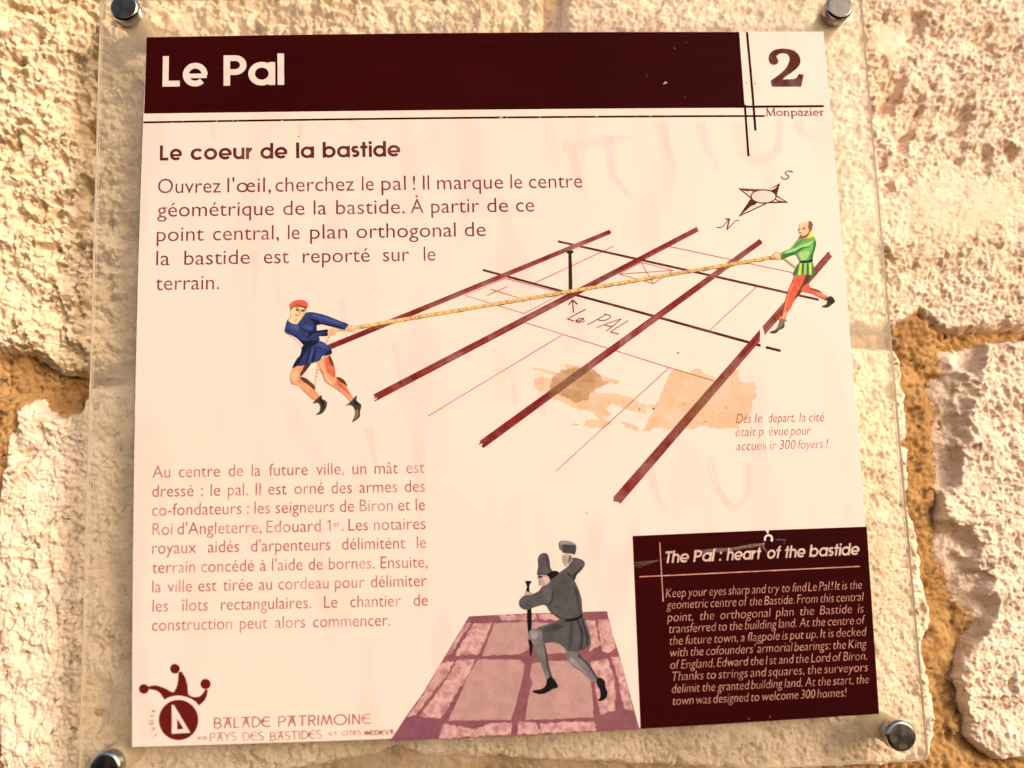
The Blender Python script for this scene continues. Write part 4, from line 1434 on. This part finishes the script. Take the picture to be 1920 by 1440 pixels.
S = Sheet()
for words, p0, p1, sp in ((['Dès', 'le', 'départ,', 'la', 'cité'], (1380, 793.5), (1545, 790), [(1380, 1407), (1415, 1428), (1439, 1491), (1498, 1510), (1516, 1544)]),
                          (['était', 'prévue', 'pour'], (1378, 818.5), (1521, 815), [(1378, 1416), (1422, 1477), (1482, 1519)]),
                          (['accueillir', '300', 'foyers', '!'], (1380, 845), (1554, 840), [(1380, 1454), (1461, 1490), (1495, 1542), (1548, 1551)])):
    text_line(S, words, p0, p1, TXT2, 11.5, -0.006, 0.2, spans=sp)
part(S, 'caption_lettering')

# ------------------------------------------------------------------ logo
S = Sheet()
z = Zm(240, 1220, 3.6923)
LOGO = ink('logo red ink', (0.088, 0.006, 0.006))
S.poly(z(circ(350, 480, 137, 140, 44)), LOGO)
S.poly(z([(303, 375), (318, 378), (432, 568), (303, 575)]), CREAM)
S.poly(z([(340, 470), (385, 542), (341, 546)]), LOGO)
S.poly(z(smooth([(140, 248), (190, 240), (250, 258), (300, 285)], 4, False) + smooth([(318, 287), (336, 250), (347, 200), (350, 150)], 4, False) + [(372, 143)]
         + smooth([(398, 190), (412, 240), (416, 302)], 4, False) + smooth([(440, 318), (480, 320), (510, 305), (535, 268)], 4, False) + [(552, 268)]
         + smooth([(550, 300), (530, 345), (490, 380)], 4, False) + smooth([(470, 355), (430, 330), (380, 315), (330, 312), (280, 325), (252, 340)], 4, False)
         + smooth([(228, 300), (192, 275), (148, 268)], 4, False)), LOGO)
for q in ((110, 265, 34), (325, 125, 34), (537, 231, 36)):
    S.poly(z(circ(*q)), LOGO)
part(S, 'jester_logo')
S = Sheet()
cxl, cyl = 240 + 350 / 3.6923, 1220 + 480 / 3.6923
for ch, ang in zip('ludica', (146, 158, 169.5, 179, 187, 197)):
    g = typeset(ch, 0.006)
    rr = 47
    t = math.radians(ang)
    p = (cxl + rr * math.cos(t), cyl + rr * math.sin(t))
    q = (p[0] - 6 * math.sin(t) * -1, p[1] - 6 * math.cos(t))
    dirp = (-math.sin(t), math.cos(t))
    a, d, u, L = line_frame(p, (p[0] + 5 * (-dirp[0]) * -1, p[1] + 5 * dirp[1] * 1))
    a, d, u, L = line_frame(p, (p[0] + 5 * dirp[0], p[1] + 5 * dirp[1]))
    s = px_height(p, 6.0) / XH
    put(S, g, a, d, u, s * 0.95, s, TXT)
part(S, 'logo_name')

DECO = {
    'B': ([[(0.08, 1), (0.08, 0)], [(0.08, 0.97), (0.3, 0.97)] + arc(0.32, 0.74, 0.23, 90, -90, 8) + [(0.1, 0.5)], [(0.1, 0.5), (0.36, 0.5)] + arc(0.38, 0.26, 0.24, 90, -90, 8) + [(0.08, 0.02)]], 0.62),
    'A': ([[(0.0, 0.97), (0.72, 0.97)], [(0.40, 0.97), (0.12, 0)], [(1.5, 1.5)] and [(0.44, 0.97), (0.66, 0)], [(0.22, 0.42), (0.58, 0.42)], [(0.30, 0.6), (0.5, 0.6)]], 0.72),
    'L': ([[(0.08, 1), (0.08, 0.03), (0.5, 0.03)]], 0.5),
    'D': ([[(0.08, 1), (0.08, 0)], [(0.08, 0.97), (0.22, 0.97)] + arc(0.22, 0.5, 0.47, 90, -90, 14) + [(0.08, 0.03)]], 0.70),
    'E': ([arc(0.45, 0.5, 0.46, 60, 300, 16), [(0.02, 0.5), (0.6, 0.56)], [(0.0, 0.3), (0.2, 0.72)]], 0.66),
    'P': ([[(0.08, 1), (0.08, 0)], [(0.08, 0.97), (0.3, 0.97)] + arc(0.32, 0.72, 0.25, 90, -90, 10) + [(0.1, 0.46)]], 0.56),
    'T': ([[(0.0, 0.97), (0.7, 0.97)], [(0.35, 0.97), (0.35, 0)]], 0.66),
    'R': ([[(0.08, 1), (0.08, 0)], [(0.08, 0.97), (0.3, 0.97)] + arc(0.3, 0.74, 0.23, 90, -90, 10) + [(0.1, 0.5)], [(0.28, 0.5), (0.56, 0)]], 0.58),
    'I': ([[(0.08, 1), (0.08, 0)]], 0.16),
    'M': ([[(0.02, 0), (0.2, 1)], [(0.2, 1), (0.44, 0.05)], [(0.44, 0.05), (0.66, 1)], [(0.66, 1), (0.86, 0)]], 0.88),
    'O': ([arc(0.48, 0.5, 0.47, 0, 360, 26)], 0.96),
    'N': ([[(0.08, 0), (0.08, 1)], [(0.08, 1), (0.58, 0)], [(0.58, 0), (0.58, 1)]], 0.66),
    'Y': ([[(0.0, 1), (0.28, 0.45)], [(0.56, 1), (0.28, 0.45), (0.28, 0)]], 0.56),
    'S': ([arc(0.27, 0.74, 0.23, 40, 270, 10)[:-1] + arc(0.27, 0.26, 0.24, 90, -140, 10)], 0.52),
    'C': ([arc(0.45, 0.5, 0.46, 45, 315, 16)], 0.72),
    'V': ([[(0, 1), (0.3, 0)], [(0.3, 0), (0.6, 1)]], 0.6),
    'F': ([[(0.08, 1), (0.08, 0)], [(0.08, 0.97), (0.5, 0.97)], [(0.08, 0.52), (0.42, 0.52)]], 0.5),
}
S = Sheet(40, 40)
for wd, p0, p1, cap, w, m in (('BALADE', (400.5, 1365.5), (506, 1362.5), 19.5, 0.115, TXT2), ('PATRIMOINE', (521, 1362.5), (695, 1357), 19.5, 0.115, TXT2),
                              ('PAYS', (393, 1390.5), (443, 1388), 16, 0.11, TXT2), ('DES', (455, 1388.5), (494, 1387), 15.5, 0.11, TXT2), ('BASTIDES', (506, 1388.5), (603, 1384), 16, 0.11, TXT2),
                              ('EN', (372, 1387), (388, 1386), 6, 0.16, TXT2), ('ET', (617, 1379), (632, 1378), 6, 0.16, TXT2), ('CITES', (641, 1379), (677, 1377), 8, 0.13, TXT2),
                              ('MEDIEVA', (683, 1378.5), (738, 1376.5), 8.5, 0.16, TXT)):
    stroke_word(S, DECO, wd, p0, p1, cap, w, m, 0.13)
part(S, 'logo_lettering')

# ------------------------------------------------------------------ wear: stains, peeled strip, scuffs
STAIN1 = tint_material('dried brown spill', (0.85, 0.77, 0.68), 0.20)
STAIN2 = tint_material('dried ochre spill', (0.96, 0.875, 0.745), 0.13)
SPECK = ink('dirt speck', (0.12, 0.10, 0.05))
z = Zm(980, 660, 4.174)
S = Sheet(180)
S.poly(z(rough([(1165, 140), (1215, 128), (1300, 165), (1350, 125), (1400, 140), (1410, 165), (1500, 195), (1560, 215), (1640, 150), (1700, 140), (1690, 185), (1720, 240), (1790, 240), (1815, 225), (1832, 280), (1815, 300), (1835, 340), (1800, 380), (1790, 470), (1740, 530), (1690, 570), (1690, 595), (1450, 598), (1440, 570), (1390, 575), (1350, 602), (1120, 612), (1090, 590), (1020, 590), (1000, 615), (935, 625), (975, 560), (985, 510), (1020, 470), (1060, 380), (1090, 310)], 6, 18, 5)), STAIN2)
S.poly(z(rough([(85, 215), (140, 195), (250, 215), (230, 175), (130, 145), (35, 108), (150, 130), (270, 165), (330, 185), (295, 150), (300, 130), (350, 130), (320, 92), (380, 100), (470, 118), (560, 135), (620, 180), (690, 210), (775, 225), (740, 250), (650, 235), (620, 280), (560, 300), (600, 320), (720, 320), (860, 360), (930, 410), (1060, 415), (1010, 450), (960, 430), (985, 490), (900, 470), (780, 440), (700, 400), (650, 440), (700, 490), (640, 520), (700, 560), (640, 590), (540, 595), (480, 575), (500, 530), (600, 530), (560, 470), (460, 450), (380, 430), (310, 390), (230, 370), (250, 320), (140, 305), (90, 280)], 6, 20, 6)), STAIN2)
S.poly(z(rough([(240, 190), (300, 150), (400, 120), (540, 130), (600, 175), (620, 220), (690, 240), (610, 270), (530, 320), (520, 370), (420, 400), (330, 350), (250, 330), (210, 270)], 8, 18, 8)), STAIN1)
S.poly(z(rough([(760, 545), (830, 550), (910, 590), (895, 620), (820, 590)], 5, 16, 9)), STAIN2)
S.poly(z(rough([(370, 570), (420, 555), (445, 570), (390, 578)], 3, 12, 10)), STAIN2)
S.poly(z(rough([(930, 55), (945, 60), (940, 70), (925, 65)], 3, 12, 11)), STAIN2)
for x, y, r in ((1025, 443, 9), (915, 447, 7), (1590, 438, 6), (1430, 545, 5), (1262, 405, 5), (940, 410, 4), (1480, 425, 3), (1690, 430, 3), (1150, 560, 3), (1330, 380, 3), (1215, 10, 6), (1250, 420, 3), (1380, 470, 3), (1550, 520, 3)):
    S.poly(z(circ(x, y, r, r, 7)), SPECK)
for k in range(60):
    x, y = random.uniform(1060, 1780), random.uniform(200, 580)
    S.poly(z(circ(x, y, random.uniform(1.2, 3.0), n=6)), ink('brown speck', (0.30, 0.17, 0.07)))
part(S, 'spill_stain', 'dried tan spill across the street plan')

S = Sheet(64)
S.poly(rough([(1438, 775), (1440.5, 775), (1442, 800), (1442.5, 850), (1440.8, 880), (1440.4, 998), (1438.6, 998), (1438.8, 880), (1437, 850), (1434, 800)], 0.8, 9, 3), WHITE)
S.poly(rough([(1430, 777), (1439, 775), (1441, 800), (1443, 824), (1434, 820), (1431, 800)], 1.2, 6, 4), WHITE)
S.poly([(1436, 993), (1442, 993), (1441, 999), (1439.5, 1000.5), (1437, 998)], WHITE)
S.stroke(smooth([(1434, 1014), (1435, 1007), (1440, 1003.5), (1446, 1005.5), (1447.5, 1011), (1446, 1015)], 4, False), 3.2, WHITE, 4.2)
part(S, 'peeled_strip', 'bare white strip where the print has peeled')
S = Sheet(180)
S.poly(rough([(1425, 618), (1430, 612), (1434, 626), (1431, 640), (1436, 650), (1428, 652), (1425, 640)], 1.2, 6, 14), WHITE)
part(S, 'peeled_chip')
S = Sheet(190)
SCUFF = tint_material('pale scuff', (0.99, 0.97, 0.96), 0.22, 200)
SCF = SCUFF.node_tree.nodes['Diffuse BSDF']; SCF.inputs[0].default_value = (0.62, 0.42, 0.40, 1)
for q, w0, w1 in (([(1432, 1017), (1431, 1026), (1437, 1034), (1441, 1038)], 3.5, 2.5), ([(1370, 1030), (1405, 1024), (1430, 1020)], 6, 4), ([(1340, 1032), (1372, 1030)], 8, 6), ([(1300, 1036), (1345, 1031)], 5, 7),
                  ([(1455, 1012), (1472, 1012), (1470, 1020)], 2, 1), ([(1189, 1061), (1235, 1050)], 2, 1), ([(1190, 1055), (1228, 1051)], 1.2, 0.6), ([(1196, 1064), (1250, 1046)], 1, 0.5)):
    S.stroke(q, w0, SCUFF, w1)
for k in range(26):
    x = random.uniform(1380, 1432)
    S.poly(rough(circ(x, 1030 - (x - 1380) * 0.16 + random.uniform(-5, 4), random.uniform(0.6, 1.6), n=7), 0.4, 2, k), SCUFF)
for x, y in ((1404, 1348), (1444, 1344), (1272, 661), (560, 256), (1416, 157), (1400, 155), (1100, 962), (730, 1010)):
    S.poly(circ(x, y, 1.5, n=6), ink('red speck', (0.30, 0.08, 0.05)))
part(S, 'scuff_marks')
